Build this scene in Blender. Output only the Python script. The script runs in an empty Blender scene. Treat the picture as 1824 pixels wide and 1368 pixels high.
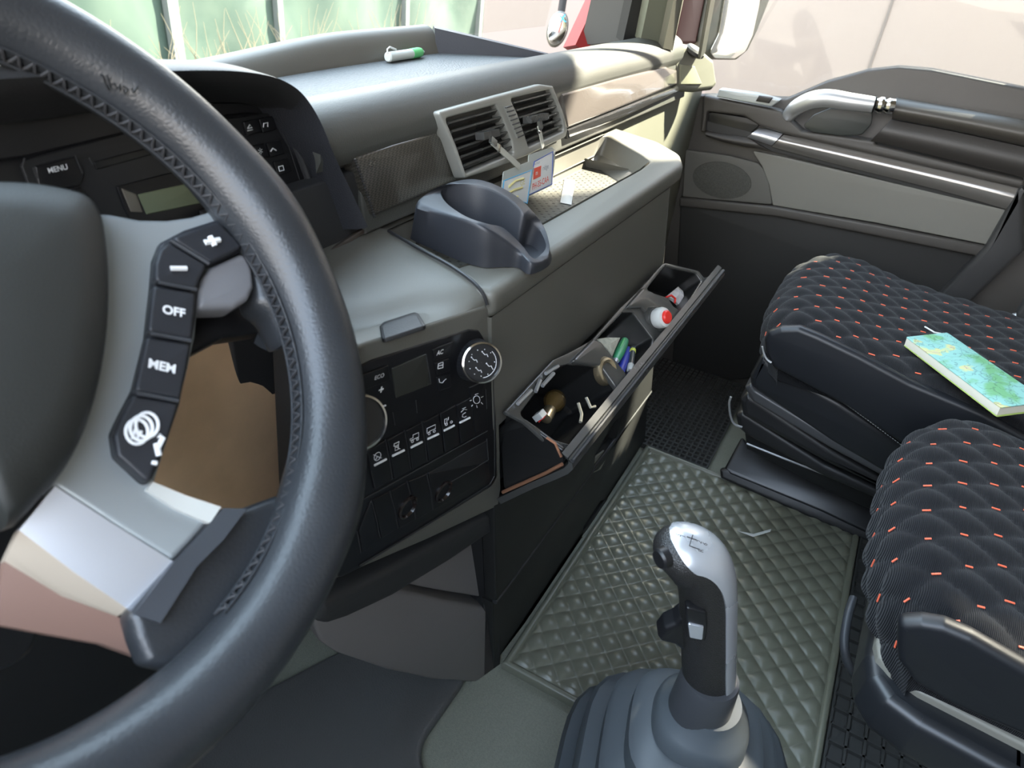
import bpy, bmesh, math, random
from mathutils import Vector, Matrix
random.seed(7)
PI = math.pi
scn = bpy.context.scene
COL = scn.collection

# ------------------------------------------------------------------ camera
F_PX, CX, CY = 1250.0, 912.0, 684.0
_vx = Vector((788, -719, 1250.0)).normalized()
_vy = Vector((-(719*1184 + 0.0 + 1250*1250)/788.0, -1184, 1250.0))
_vy = Vector((-((-719)*(-1184) + 1250*1250)/788.0, -1184, 1250.0)).normalized()
_vz = _vx.cross(_vy)
RM = Matrix((_vx, _vy, _vz))                      # camera (right, down, forward) -> world
CAM = Vector((0, 0, 1.0))
cd = bpy.data.cameras.new('camera')
cam = bpy.data.objects.new('camera', cd); COL.objects.link(cam)
right, down, fwd = RM @ Vector((1, 0, 0)), RM @ Vector((0, 1, 0)), RM @ Vector((0, 0, 1))
m = Matrix((right, -down, -fwd)).transposed().to_4x4(); m.translation = CAM
cam.matrix_world = m
cd.sensor_width = 36; cd.lens = 36*F_PX/1824; cd.clip_start = 0.02; cd.clip_end = 200
cd.dof.use_dof = True; cd.dof.focus_distance = 0.95; cd.dof.aperture_fstop = 10
scn.camera = cam

# ------------------------------------------------------------------ light and exposure
scn.view_settings.view_transform = 'Standard'; scn.view_settings.look = 'None'
scn.view_settings.gamma = 1.0; scn.view_settings.use_curve_mapping = False
scn.view_settings.exposure = 2.05
w = bpy.data.worlds.new('sky'); scn.world = w; w.use_nodes = True
nt = w.node_tree; nt.nodes.clear()
wo = nt.nodes.new('ShaderNodeOutputWorld'); bg = nt.nodes.new('ShaderNodeBackground')
tc = nt.nodes.new('ShaderNodeTexCoord'); sp = nt.nodes.new('ShaderNodeSeparateXYZ')
rp = nt.nodes.new('ShaderNodeValToRGB')
rp.color_ramp.elements[0].position = 0.0; rp.color_ramp.elements[0].color = (1.0, .90, .78, 1)
rp.color_ramp.elements[1].position = 0.7; rp.color_ramp.elements[1].color = (.62, .78, 1.0, 1)
nt.links.new(tc.outputs['Generated'], sp.inputs[0]); nt.links.new(sp.outputs['Z'], rp.inputs[0])
nt.links.new(rp.outputs[0], bg.inputs[0]); bg.inputs[1].default_value = 2.6
nt.links.new(bg.outputs[0], wo.inputs[0])
sd = bpy.data.lights.new('sun', 'SUN'); sd.energy = 14.0; sd.color = (1, .93, .76); sd.angle = math.radians(1.5)
sun = bpy.data.objects.new('sun', sd); COL.objects.link(sun)
SUN_FROM = Vector((.60, -.385, .75))
sun.rotation_euler = SUN_FROM.to_track_quat('Z', 'Y').to_euler()
scn.cycles.max_bounces = 10; scn.cycles.diffuse_bounces = 6; scn.cycles.glossy_bounces = 5
scn.cycles.transparent_max_bounces = 12
scn.cycles.sample_clamp_indirect = 6.0; scn.cycles.caustics_reflective = False; scn.cycles.caustics_refractive = False

# ------------------------------------------------------------------ projection helpers
def ray(px, py):
    return RM @ Vector((px - CX, py - CY, F_PX))
def hit(px, py, p, n):
    d = ray(px, py); p = Vector(p); n = Vector(n)
    return CAM + d*((p - CAM).dot(n)/d.dot(n))
def hx(px, py, v): return hit(px, py, (v, 0, 0), (1, 0, 0))
def hy(px, py, v): return hit(px, py, (0, v, 0), (0, 1, 0))
def hz(px, py, v): return hit(px, py, (0, 0, v), (0, 0, 1))

class Fr:                                          # a plane in the cab with its own axes
    def __init__(s, o, u, n):
        s.o = Vector(o); s.n = Vector(n).normalized()
        u = Vector(u); s.u = (u - s.n*u.dot(s.n)).normalized(); s.v = s.n.cross(s.u)
    def uv(s, px, py, w=0):
        q = hit(px, py, s.o + s.n*w, s.n) - s.o
        return (q.dot(s.u), q.dot(s.v))
    def pt(s, u, v, w=0): return s.o + s.u*u + s.v*v + s.n*w
    def P(s, pts, w=0): return [s.uv(a, b, w) for a, b in pts]
    def off(s, w): return Fr(s.o + s.n*w, s.u, s.n)

# ------------------------------------------------------------------ materials
MATS = {}
def mat(name, col, rough=.5, metal=0, bump=0, scale=400, kind='noise', var=0, spec=.5, coat=0, emit=None, vs=6, cr=.1, dist=.0006):
    if name in MATS: return MATS[name]
    m = bpy.data.materials.new(name); m.use_nodes = True; t = m.node_tree; b = t.nodes['Principled BSDF']
    b.inputs['Base Color'].default_value = (*col, 1); b.inputs['Roughness'].default_value = rough
    b.inputs['Metallic'].default_value = metal; b.inputs['Specular IOR Level'].default_value = spec
    b.inputs['Coat Weight'].default_value = coat; b.inputs['Coat Roughness'].default_value = cr
    g = t.nodes.new('ShaderNodeTexCoord')
    n2 = t.nodes.new('ShaderNodeTexNoise'); n2.inputs['Scale'].default_value = vs; n2.inputs['Detail'].default_value = 6
    t.links.new(g.outputs['Object'], n2.inputs['Vector'])
    mx = t.nodes.new('ShaderNodeMix'); mx.data_type = 'RGBA'
    v = var if var else .06
    mx.inputs[6].default_value = (*[c*(1 - v) for c in col], 1); mx.inputs[7].default_value = (*[min(1, c*(1 + v)) for c in col], 1)
    t.links.new(n2.outputs['Fac'], mx.inputs[0]); t.links.new(mx.outputs[2], b.inputs['Base Color'])
    mr = t.nodes.new('ShaderNodeMapRange'); mr.inputs[3].default_value = max(.02, rough - .06); mr.inputs[4].default_value = min(1, rough + .06)
    t.links.new(n2.outputs['Fac'], mr.inputs[0]); t.links.new(mr.outputs[0], b.inputs['Roughness'])
    if bump:
        if kind == 'noise':
            n = t.nodes.new('ShaderNodeTexNoise'); n.inputs['Detail'].default_value = 3; o = 'Fac'
        elif kind == 'leather':
            n = t.nodes.new('ShaderNodeTexVoronoi'); n.feature = 'DISTANCE_TO_EDGE'; o = 'Distance'
        n.inputs['Scale'].default_value = scale
        t.links.new(g.outputs['Object'], n.inputs['Vector'])
        bp = t.nodes.new('ShaderNodeBump'); bp.inputs['Strength'].default_value = bump; bp.inputs['Distance'].default_value = dist
        t.links.new(n.outputs[o], bp.inputs['Height']); t.links.new(bp.outputs[0], b.inputs['Normal'])
    if emit:
        b.inputs['Emission Color'].default_value = (*emit[0], 1); b.inputs['Emission Strength'].default_value = emit[1]
    MATS[name] = m; return m

M_pad   = mat('soft dash plastic', (.066, .067, .060), .46, bump=.5, scale=700, var=.15)
M_dash  = mat('warm grey plastic', (.105, .101, .085), .47, bump=.25, scale=900, var=.15)
M_black = mat('black plastic', (.016, .016, .017), .42, bump=.2, scale=900)
M_blk2  = mat('matt black plastic', (.022, .022, .022), .6, bump=.3, scale=700)
M_panel = mat('black switch plastic', (.008, .008, .009), .35, bump=.1, scale=900)
M_cup   = mat('dark blue grey plastic', (.019, .0205, .025), .45, bump=.15, scale=900)
M_hood  = mat('leather grained plastic', (.035, .036, .042), .45, bump=.8, scale=420, kind='leather')
M_hoodk = mat('hood plastic', (.03, .03, .031), .5, bump=.4, scale=700)
M_leath = mat('worn wheel leather', (.024, .026, .029), .33, bump=.35, scale=300, kind='leather', var=.3, vs=14)
M_leat2 = mat('tunnel leather', (.085, .082, .078), .36, bump=.9, scale=230, kind='leather')
M_hub   = mat('hub plastic', (.020, .021, .019), .5, bump=.3, scale=900)
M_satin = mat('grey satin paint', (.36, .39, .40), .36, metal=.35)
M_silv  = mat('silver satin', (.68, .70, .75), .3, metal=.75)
M_chrome= mat('chrome', (.75, .75, .74), .12, metal=1)
M_alu   = mat('brushed aluminium', (.50, .51, .52), .4, metal=.7)
M_vent  = mat('silver vent plastic', (.30, .30, .27), .4, metal=.3)
M_bronze= mat('brown column plastic', (.80, .53, .31), .32, bump=.15, scale=60, var=.2, vs=25)
M_brown_refl   = mat('painted brown spoke reflection', (.22, .13, .10), .45)  # brown stands in for a warm reflection on the spoke underside
M_beige_refl = mat('painted beige spoke reflection', (.5, .42, .33), .4, metal=.3)  # beige tint paints a warm reflection onto the silver spoke
M_white = mat('white print', (.75, .75, .75), .6)
M_edge_hl = mat('painted edge highlight', (.6, .6, .56), .4)
M_lcd   = mat('green lcd', (.13, .15, .09), .25)
M_lcd2  = mat('grey lcd', (.035, .035, .03), .2)
M_door  = mat('brown grey door plastic', (.05, .046, .042), .5, bump=.3, scale=700)
M_doorl = mat('light grey door panel', (.16, .157, .14), .6, bump=.5, scale=900)
M_doord = mat('dark door pocket', (.012, .012, .012), .65, bump=.3, scale=500)
M_gloss = mat('gloss trim', (.20, .19, .18), .18, metal=.4, coat=.8, cr=.05)
M_drw   = mat('glossy drawer plastic', (.05, .05, .047), .26, bump=.1, scale=500, coat=.2)
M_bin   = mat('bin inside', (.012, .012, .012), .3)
M_mat   = mat('quilted rubber leatherette', (.150, .150, .112), .34, bump=.15, scale=500)
M_rub   = mat('black rubber', (.035, .035, .033), .5, bump=.3, scale=400)
M_floor = mat('grey green floor vinyl', (.19, .192, .15), .55, bump=1, scale=500, var=.25, vs=300)
M_seatl = mat('smooth seat leatherette', (.009, .010, .0125), .42, bump=.15, scale=500)
M_frame = mat('seat frame plastic', (.013, .014, .016), .35)
M_sbei  = mat('greige seat plastic', (.20, .19, .16), .5, bump=.3, scale=400)
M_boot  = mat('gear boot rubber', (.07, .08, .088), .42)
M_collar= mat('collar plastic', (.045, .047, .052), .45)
M_gripl = mat('black grip leather', (.018, .017, .016), .4, bump=1, scale=520, kind='leather')
M_orange= mat('orange thread', (.85, .16, .08), .6)
M_thread= mat('dark thread', (.03, .03, .032), .6)
M_roof  = mat('light headliner', (.42, .40, .36), .9)
M_rear  = mat('rear wall cloth', (.25, .24, .22), .9)
M_cream = mat('light grey green trim', (.13, .128, .10), .5, bump=.3, scale=700)
M_red   = mat('red paint', (.22, .012, .012), .6)
M_post  = mat('grey post paint', (.13, .145, .14), .5)
M_trail = mat('pink white tarpaulin', (.25, .20, .175), .6, var=.04, vs=.8)
M_ground= mat('sandy ground', (.10, .078, .055), .9, var=.25, vs=3)
M_card  = mat('card paper', (.75, .76, .74), .5)
M_blue  = mat('blue plastic', (.03, .05, .40), .3)
M_green = mat('green plastic', (.05, .30, .14), .35)
M_gpen  = mat('bright green plastic', (.10, .48, .16), .35)
M_wpl   = mat('white plastic', (.62, .63, .6), .4)
M_redpl = mat('red plastic', (.75, .03, .02), .4)
M_cyan  = mat('cyan print', (.05, .35, .6), .5)
M_redpr = mat('red print', (.75, .1, .06), .5)
M_yelpr = mat('yellow print', (.65, .58, .25), .5)
M_brass = mat('brass', (.6, .5, .33), .3, metal=.9)
M_copper= mat('copper edge', (.45, .22, .13), .35, metal=.6)
M_paper = mat('paper pages', (.62, .6, .5), .8)
M_mirf  = mat('mirror face', (.85, .85, .82), .04, metal=1)
M_mirb  = mat('mirror housing', (.10, .10, .085), .4)
M_brick = mat('dull red housing', (.06, .025, .022), .4)

def glass_mat(name, tint=(1, 1, 1), k=.08):
    m = bpy.data.materials.new(name); m.use_nodes = True; t = m.node_tree; t.nodes.clear()
    o = t.nodes.new('ShaderNodeOutputMaterial'); tr = t.nodes.new('ShaderNodeBsdfTransparent'); gl = t.nodes.new('ShaderNodeBsdfGlossy')
    gl.inputs['Roughness'].default_value = .02; tr.inputs[0].default_value = (*tint, 1)
    lw = t.nodes.new('ShaderNodeLayerWeight'); lw.inputs['Blend'].default_value = .5
    pw = t.nodes.new('ShaderNodeMath'); pw.operation = 'POWER'; pw.inputs[1].default_value = 5; t.links.new(lw.outputs['Facing'], pw.inputs[0])
    fr = t.nodes.new('ShaderNodeMath'); fr.operation = 'MULTIPLY_ADD'; fr.inputs[1].default_value = .6; fr.inputs[2].default_value = .02; t.links.new(pw.outputs[0], fr.inputs[0])
    mx = t.nodes.new('ShaderNodeMixShader')
    t.links.new(fr.outputs[0], mx.inputs[0]); t.links.new(tr.outputs[0], mx.inputs[1]); t.links.new(gl.outputs[0], mx.inputs[2])
    t.links.new(mx.outputs[0], o.inputs[0]); return m
M_glass = glass_mat('window glass', (.95, .97, .95))
M_film = glass_mat('clear sleeve film', (.92, .93, .93))
M_amber = glass_mat('amber bulb glass', (.75, .55, .22))

def checker_bump(name, col, rough, scale, strength, coat=0):
    """fine woven / carbon look"""
    m = mat(name, col, rough, coat=coat, cr=.05); t = m.node_tree; b = t.nodes['Principled BSDF']
    g = t.nodes.new('ShaderNodeTexCoord'); c = t.nodes.new('ShaderNodeTexChecker'); c.inputs['Scale'].default_value = scale
    c.inputs[1].default_value = (*[k*1.3 for k in col], 1); c.inputs[2].default_value = (*[k*.4 for k in col], 1)
    mp = t.nodes.new('ShaderNodeMapping'); mp.inputs['Rotation'].default_value = (0.5, .6, .785)
    t.links.new(g.outputs['Object'], mp.inputs[0]); t.links.new(mp.outputs[0], c.inputs[0]); t.links.new(c.outputs[0], b.inputs['Base Color'])
    return m
M_carbon = checker_bump('carbon weave trim', (.06, .055, .045), .3, 560, .3, coat=.9)

def ribbed_fabric():
    m = mat('quilted seat fabric', (.0055, .0058, .0072), .85, spec=.18); t = m.node_tree; b = t.nodes['Principled BSDF']
    b.inputs['Sheen Weight'].default_value = .08
    g = t.nodes.new('ShaderNodeTexCoord'); wv = t.nodes.new('ShaderNodeTexWave'); wv.inputs['Scale'].default_value = 190
    wv.bands_direction = 'Y'; wv.inputs['Distortion'].default_value = .4
    t.links.new(g.outputs['Object'], wv.inputs[0])
    bp = t.nodes.new('ShaderNodeBump'); bp.inputs['Strength'].default_value = .7; bp.inputs['Distance'].default_value = .001
    t.links.new(wv.outputs['Fac'], bp.inputs['Height']); t.links.new(bp.outputs[0], b.inputs['Normal'])
    return m
M_quilt = ribbed_fabric()

def tray_mat():
    """grey rubber tray liner with a regular grid of small dimples"""
    m = mat('dimpled tray liner', (.062, .061, .050), .5, var=.2); t = m.node_tree; b = t.nodes['Principled BSDF']
    g = t.nodes.new('ShaderNodeTexCoord'); mp = t.nodes.new('ShaderNodeMapping'); mp.inputs['Rotation'].default_value = (0, 0, .785)
    v = t.nodes.new('ShaderNodeTexVoronoi'); v.inputs['Randomness'].default_value = 0; v.inputs['Scale'].default_value = 95; v.voronoi_dimensions = '2D'
    t.links.new(g.outputs['Object'], mp.inputs[0]); t.links.new(mp.outputs[0], v.inputs['Vector'])
    r = t.nodes.new('ShaderNodeValToRGB'); r.color_ramp.elements[0].position = .16; r.color_ramp.elements[1].position = .24
    r.color_ramp.elements[0].color = (.12, .12, .12, 1)
    t.links.new(v.outputs['Distance'], r.inputs[0])
    mx = t.nodes.new('ShaderNodeMix'); mx.data_type = 'RGBA'; mx.blend_type = 'MULTIPLY'; mx.inputs[0].default_value = 1
    old = [l for l in t.links if l.to_socket == b.inputs['Base Color']][0].from_socket
    t.links.new(old, mx.inputs[6]); t.links.new(r.outputs[0], mx.inputs[7]); t.links.new(mx.outputs[2], b.inputs['Base Color'])
    bp = t.nodes.new('ShaderNodeBump'); bp.inputs['Strength'].default_value = .6; bp.inputs['Distance'].default_value = .001
    t.links.new(r.outputs[0], bp.inputs['Height']); t.links.new(bp.outputs[0], b.inputs['Normal'])
    return m
M_tray = tray_mat()

def notebook_mat():
    m = mat('turquoise map cover', (.16, .50, .44), .45); t = m.node_tree; b = t.nodes['Principled BSDF']
    g = t.nodes.new('ShaderNodeTexCoord'); n = t.nodes.new('ShaderNodeTexNoise'); n.inputs['Scale'].default_value = 22; n.inputs['Detail'].default_value = 5
    r = t.nodes.new('ShaderNodeValToRGB'); e = r.color_ramp.elements
    e[0].position = .36; e[0].color = (.14, .36, .17, 1); e[1].position = .44; e[1].color = (.22, .46, .41, 1)
    for p, c in ((.56, (.23, .47, .43, 1)), (.6, (.52, .52, .22, 1)), (.66, (.46, .36, .33, 1)), (.72, (.2, .5, .35, 1))):
        x = e.new(p); x.color = c
    t.links.new(g.outputs['Object'], n.inputs[0]); t.links.new(n.outputs['Fac'], r.inputs[0])
    n2 = t.nodes.new('ShaderNodeTexNoise'); n2.inputs['Scale'].default_value = 55; n2.inputs['Detail'].default_value = 2
    r2 = t.nodes.new('ShaderNodeValToRGB'); q = r2.color_ramp.elements; q[0].position = .47; q[0].color = (1, 1, 1, 1); q[1].position = .5; q[1].color = (.25, .3, .35, 1)
    x = q.new(.53); x.color = (1, 1, 1, 1)
    t.links.new(g.outputs['Object'], n2.inputs[0]); t.links.new(n2.outputs['Fac'], r2.inputs[0])
    mx = t.nodes.new('ShaderNodeMix'); mx.data_type = 'RGBA'; mx.blend_type = 'MULTIPLY'; mx.inputs[0].default_value = .6
    t.links.new(r.outputs[0], mx.inputs[6]); t.links.new(r2.outputs[0], mx.inputs[7]); t.links.new(mx.outputs[2], b.inputs['Base Color'])
    return m
M_note = notebook_mat()

def mesh_mat():
    """green shade netting: folds and slightly see-through weave"""
    m = mat('green shade netting', (.22, .38, .30), .8); t = m.node_tree; b = t.nodes['Principled BSDF']
    g = t.nodes.new('ShaderNodeTexCoord'); n = t.nodes.new('ShaderNodeTexNoise'); n.inputs['Scale'].default_value = .9; n.inputs['Detail'].default_value = 7; n.inputs['Distortion'].default_value = 1.2
    r = t.nodes.new('ShaderNodeValToRGB'); e = r.color_ramp.elements
    e[0].position = .3; e[0].color = (.018, .042, .032, 1); e[1].position = .7; e[1].color = (.050, .075, .058, 1)
    t.links.new(g.outputs['Object'], n.inputs[0]); t.links.new(n.outputs['Fac'], r.inputs[0]); t.links.new(r.outputs[0], b.inputs['Base Color'])
    return m
M_net = mesh_mat()

# ------------------------------------------------------------------ object helpers
def thing(name, label, cat, loc=(0, 0, 0), group=None, kind=None):
    o = bpy.data.objects.new(name, None); COL.objects.link(o); o.location = loc; o.empty_display_size = .02
    if label: o['label'] = label; o['category'] = cat
    if group: o['group'] = group
    if kind: o['kind'] = kind
    o['_l'] = 1; del o['_l']
    return o
def tag(o, label, cat, group=None, kind=None):
    o['label'] = label; o['category'] = cat
    if group: o['group'] = group
    if kind: o['kind'] = kind
    return o
def struct(o): o['kind'] = 'structure'; return o
def link(name, me, m, parent=None, label=None, ang=35):
    me.materials.clear(); me.materials.append(m)
    for p in me.polygons: p.use_smooth = True; p.material_index = 0
    if ang is not None: me.set_sharp_from_angle(angle=math.radians(ang))
    me.update()
    o = bpy.data.objects.new(name, me); COL.objects.link(o)
    if parent:
        o.parent = parent
        if parent.type == 'EMPTY': o.matrix_parent_inverse = Matrix.Translation(-parent.location)
    else:
        c = sum((v.co for v in me.vertices), Vector())/max(1, len(me.vertices))
        me.transform(Matrix.Translation(-c)); o.location = c
    if label: o['label'] = label
    return o
class MB:
    def __init__(s): s.v = []; s.f = []
    def add(s, vs, fs):
        k = len(s.v); s.v += [Vector(a) for a in vs]; s.f += [tuple(i + k for i in f) for f in fs]; return s
    def box(s, c, u, v, n, a, b, d):
        c = Vector(c); u = Vector(u)*a/2; v = Vector(v)*b/2; n = Vector(n)*d/2
        P = [c + i*u + j*v + k*n for k in (-1, 1) for j in (-1, 1) for i in (-1, 1)]
        return s.add(P, [(0, 2, 3, 1), (4, 5, 7, 6), (0, 1, 5, 4), (2, 6, 7, 3), (0, 4, 6, 2), (1, 3, 7, 5)])
    def tube(s, pts, r, k=8, caps=True, closed=False, flat=None):
        pts = [Vector(p) for p in pts]; n = len(pts); rr = r if isinstance(r, (list, tuple)) else [r]*n
        rings = []; up = None
        for i, p in enumerate(pts):
            if closed: t = pts[(i + 1) % n] - pts[i - 1]
            else: t = pts[min(i + 1, n - 1)] - pts[max(i - 1, 0)]
            t.normalize()
            if up is None: up = t.orthogonal().normalized()
            up = (up - t*up.dot(t)).normalized(); w_ = t.cross(up)
            rings.append([p + (up*math.cos(a) + w_*math.sin(a))*rr[i] for a in [2*PI*j/k for j in range(k)]])
        vs = [q for g in rings for q in g]; fs = []
        for i in range(n if closed else n - 1):
            for j in range(k):
                a, b = i*k + j, i*k + (j + 1) % k; c, d = ((i + 1) % n)*k + (j + 1) % k, ((i + 1) % n)*k + j
                fs.append((a, b, c, d))
        if caps and not closed: fs += [tuple(range(k))[::-1], tuple((n - 1)*k + j for j in range(k))]
        return s.add(vs, fs)
    def grid(s, rows, closed=False):
        n, k = len(rows), len(rows[0]); vs = [q for g in rows for q in g]; fs = []
        for i in range(n - 1):
            for j in range(k if closed else k - 1):
                fs.append((i*k + j, i*k + (j + 1) % k, (i + 1)*k + (j + 1) % k, (i + 1)*k + j))
        return s.add(vs, fs)
    def cap(s, ring): return s.add(ring, [tuple(range(len(ring)))])
    def lathe(s, o, ax, prof, k=32, caps=True):
        o = Vector(o); ax = Vector(ax).normalized(); u = ax.orthogonal().normalized(); v = ax.cross(u)
        rows = [[o + ax*h + (u*math.cos(2*PI*j/k) + v*math.sin(2*PI*j/k))*r for j in range(k)] for r, h in prof]
        s.grid(rows, closed=True)
        if caps: s.cap(rows[0][::-1]); s.cap(rows[-1])
        return s
    def me(s, name='m', fix=True):
        me = bpy.data.meshes.new(name); me.from_pydata([tuple(v) for v in s.v], [], s.f); me.validate()
        if fix:
            b = bmesh.new(); b.from_mesh(me); bmesh.ops.remove_doubles(b, verts=b.verts, dist=1e-6)
            bmesh.ops.recalc_face_normals(b, faces=b.faces); b.to_mesh(me); b.free()
        return me
    def build(s, name, m, parent=None, label=None, ang=35): return link(name, s.me(name), m, parent, label, ang)

def fillet(P, r, n=5):
    if not isinstance(r, (list, tuple)) and r <= 0: return [Vector((p[0], p[1])) for p in P]
    P = [Vector((p[0], p[1])) for p in P]; out = []; N = len(P)
    for i, p in enumerate(P):
        a = P[i - 1] - p; b = P[(i + 1) % N] - p; la, lb = a.length, b.length
        rr = r[i] if isinstance(r, (list, tuple)) else r
        if rr <= 0 or la < 1e-9 or lb < 1e-9: out.append(p); continue
        a.normalize(); b.normalize(); th = a.angle(b, PI)
        if th > PI*.97: out.append(p); continue
        t = min(rr/math.tan(th/2), la*.45, lb*.45)
        A, B = p + a*t, p + b*t
        for k in range(n + 1):
            s = k/n; out.append(A*(1 - s)**2 + p*2*s*(1 - s) + B*s*s)
    return out
def slab_mesh(F, loops, t, bev=.0, res=3):
    cu = bpy.data.curves.new('c', 'CURVE'); cu.dimensions = '2D'; cu.fill_mode = 'BOTH'
    bev = min(bev, t*.49)
    cu.extrude = max(t/2 - bev, 0); cu.bevel_depth = bev; cu.offset = -bev; cu.bevel_resolution = res
    for L in loops:
        sp = cu.splines.new('POLY'); sp.points.add(len(L) - 1)
        for i, p in enumerate(L): sp.points[i].co = (p[0], p[1], 0, 1)
        sp.use_cyclic_u = True
    ob = bpy.data.objects.new('c', cu); COL.objects.link(ob)
    dg = bpy.context.evaluated_depsgraph_get(); dg.update()
    me = bpy.data.meshes.new_from_object(ob.evaluated_get(dg))
    bpy.data.objects.remove(ob); bpy.data.curves.remove(cu)
    for v in me.vertices:
        c = v.co; v.co = F.pt(c.x, c.y, c.z - t/2)
    b = bmesh.new(); b.from_mesh(me); bmesh.ops.remove_doubles(b, verts=b.verts, dist=1e-6); bmesh.ops.recalc_face_normals(b, faces=b.faces); b.to_mesh(me); b.free()
    return me
def slab(name, F, poly, t, m, parent=None, bev=.002, r=0, holes=(), px=True, w=0, label=None, hr=None, ang=35, wpx=None):
    """plate of thickness t whose front face lies w above plane F; outline given in photo pixels or plane units"""
    L = F.P(poly, w if wpx is None else wpx) if px else poly
    L = [fillet(L, r)] + [fillet(F.P(h, w if wpx is None else wpx) if px else h, r if hr is None else hr) for h in holes]
    return link(name, slab_mesh(F.off(w), L, t, bev), m, parent, label, ang)
def text(name, s, F, c, h, m, parent, dirpx=None, w=.0006, px=True, bold=.0, sx=1, ang=0, t=.0006):
    cu = bpy.data.curves.new('t', 'FONT'); cu.body = s; cu.size = 1; cu.align_x = 'CENTER'; cu.align_y = 'CENTER'; cu.offset = bold
    ob = bpy.data.objects.new('t', cu); COL.objects.link(ob)
    dg = bpy.context.evaluated_depsgraph_get(); dg.update()
    me = bpy.data.meshes.new_from_object(ob.evaluated_get(dg)); bpy.data.objects.remove(ob); bpy.data.curves.remove(cu)
    C = Vector(F.uv(*c, w)) if px else Vector(c)
    if dirpx:
        B = Vector(F.uv(*dirpx, w)) - C; ang = math.atan2(B.y, B.x)
    ca, sa = math.cos(ang), math.sin(ang)
    for v in me.vertices:
        x, y = v.co.x*h*1.38*sx, v.co.y*h*1.38
        v.co = F.pt(C.x + x*ca - y*sa, C.y + x*sa + y*ca, w)
    return link(name, me, m, parent, None, None)
def strokes(name, F, lines, r, m, parent, px=True, w=.0006, k=6):
    b = MB()
    for L in lines:
        b.tube([F.pt(*(F.uv(*p, w) if px else p), w) for p in L], r, k)
    return b.build(name, m, parent)
def circ(c, r, n=16, a0=0, a1=2*PI): return [(c[0] + r*math.cos(a0 + (a1 - a0)*i/n), c[1] + r*math.sin(a0 + (a1 - a0)*i/n)) for i in range(n + 1)]
def loftx(prof, xs, fn=None):
    """profile [(y, z)] swept along x"""
    return [[Vector((fn(x, y, z) if fn else (x, y, z))) for x in xs] for y, z in prof]
def smooth(P, n=6):
    """Catmull-Rom through points of any dimension"""
    P = [Vector(p) for p in P]; out = []
    for i in range(len(P) - 1):
        a, b, c, d = P[max(i - 1, 0)], P[i], P[i + 1], P[min(i + 2, len(P) - 1)]
        for k in range(n):
            t = k/n; out.append(.5*((2*b) + (c - a)*t + (2*a - 5*b + 4*c - d)*t*t + (3*b - a - 3*c + d)*t**3))
    out.append(P[-1]); return out
X, Y, Z = Vector((1, 0, 0)), Vector((0, 1, 0)), Vector((0, 0, 1))
def rng(a, b, n): return [a + (b - a)*i/(n - 1) for i in range(n)]
def solid(rows, d, closed=False):
    """closed shell: surface rows plus the same surface shifted by vector d"""
    d = Vector(d); b = MB(); b.grid(rows); back = [[q + d for q in g] for g in rows]
    b.grid(back)
    b.grid([rows[0], back[0]]); b.grid([rows[-1], back[-1]])
    b.grid([[g[0] for g in rows], [g[0] for g in back]]); b.grid([[g[-1] for g in rows], [g[-1] for g in back]])
    return b
def boxx(name, x0, x1, y0, y1, z0, z1, m, parent=None, bev=0.004):
    F = Fr((0, 0, z1), X, Z)
    return slab(name, F, [(x0, y0), (x1, y0), (x1, y1), (x0, y1)], z1 - z0, m, parent, bev=bev, px=False, r=bev)

exec_parts = []
# ================================================================== the cab shell
struct(boxx('floor', -.45, 1.82, -1.3, .75, -.06, -.012, M_floor))
struct(boxx('wall_front', -.45, 1.82, .66, .70, -.01, .68, M_blk2))
struct(boxx('wall_back', -.45, 1.82, -1.34, -1.3, -.06, 2.0, M_rear))
struct(boxx('ceiling', -.45, 1.82, -1.3, .62, 1.98, 2.02, M_roof))
struct(boxx('wall_left', -.45, -.41, -1.3, .75, -.06, .90, M_door))  # unseen left side, added to hold back daylight from the driver's door
struct(boxx('trim_1', -.45, -.41, -1.3, -.62, .90, 2.0, M_rear))
struct(boxx('wall_right', 1.84, 1.88, -1.34, -.20, -.06, 2.0, M_rear))  # unseen; front edge brought forward to keep sun off seats and floor
struct(boxx('trim_4', 1.79, 1.84, -.50, .66, 1.84, 2.0, M_rear))
# windshield: leaning pane
def quad_slab(name, pts, t, m, parent=None, bev=.001):
    p = [Vector(q) for q in pts]; n = (p[1] - p[0]).cross(p[-1] - p[0]).normalized(); F = Fr(p[0], p[1] - p[0], n)
    return slab(name, F, [((q - p[0]).dot(F.u), (q - p[0]).dot(F.v)) for q in p], t, m, parent, bev=bev, px=False)
struct(quad_slab('window_1', [(-.45, .86, .80), (1.78, .86, .80), (1.78, .64, 1.98), (-.45, .64, 1.98)], .005, M_glass))

# ---- ground, fence and trailer outside
struct(boxx('ground', -30, 40, -20, 60, -1.9, -1.6, M_ground, bev=0))
FY = 8.2
fence = thing('fence', 'green netted fence with pale grey posts beyond the windshield', 'fence', (0, FY, -1.6))
rows = []
for i in range(13):
    z = -1.55 + 3.4*i/12
    rows.append([Vector((x, FY + .05 + .04*math.sin(x*3.1 + z*1.7) + .03*math.sin(x*7.7 - z*3), z)) for x in rng(-6, 24, 170)])
solid(rows, (0, .02, 0)).build('netting', M_net, fence)
for px_ in (308, 497, 722, 853):
    q = hy(px_, 40, FY)
    b = MB(); b.box((q.x, FY, .2), X, Y, Z, .15 if px_ == 308 else .10, .1, 3.6); b.build('post', M_post, fence)
b = MB()
for z in (-1.3, 0.35, 1.2): b.box((9, FY - .02, z), X, Y, Z, 30, .04, .05)
b.build('rail', M_post, fence)
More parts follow.
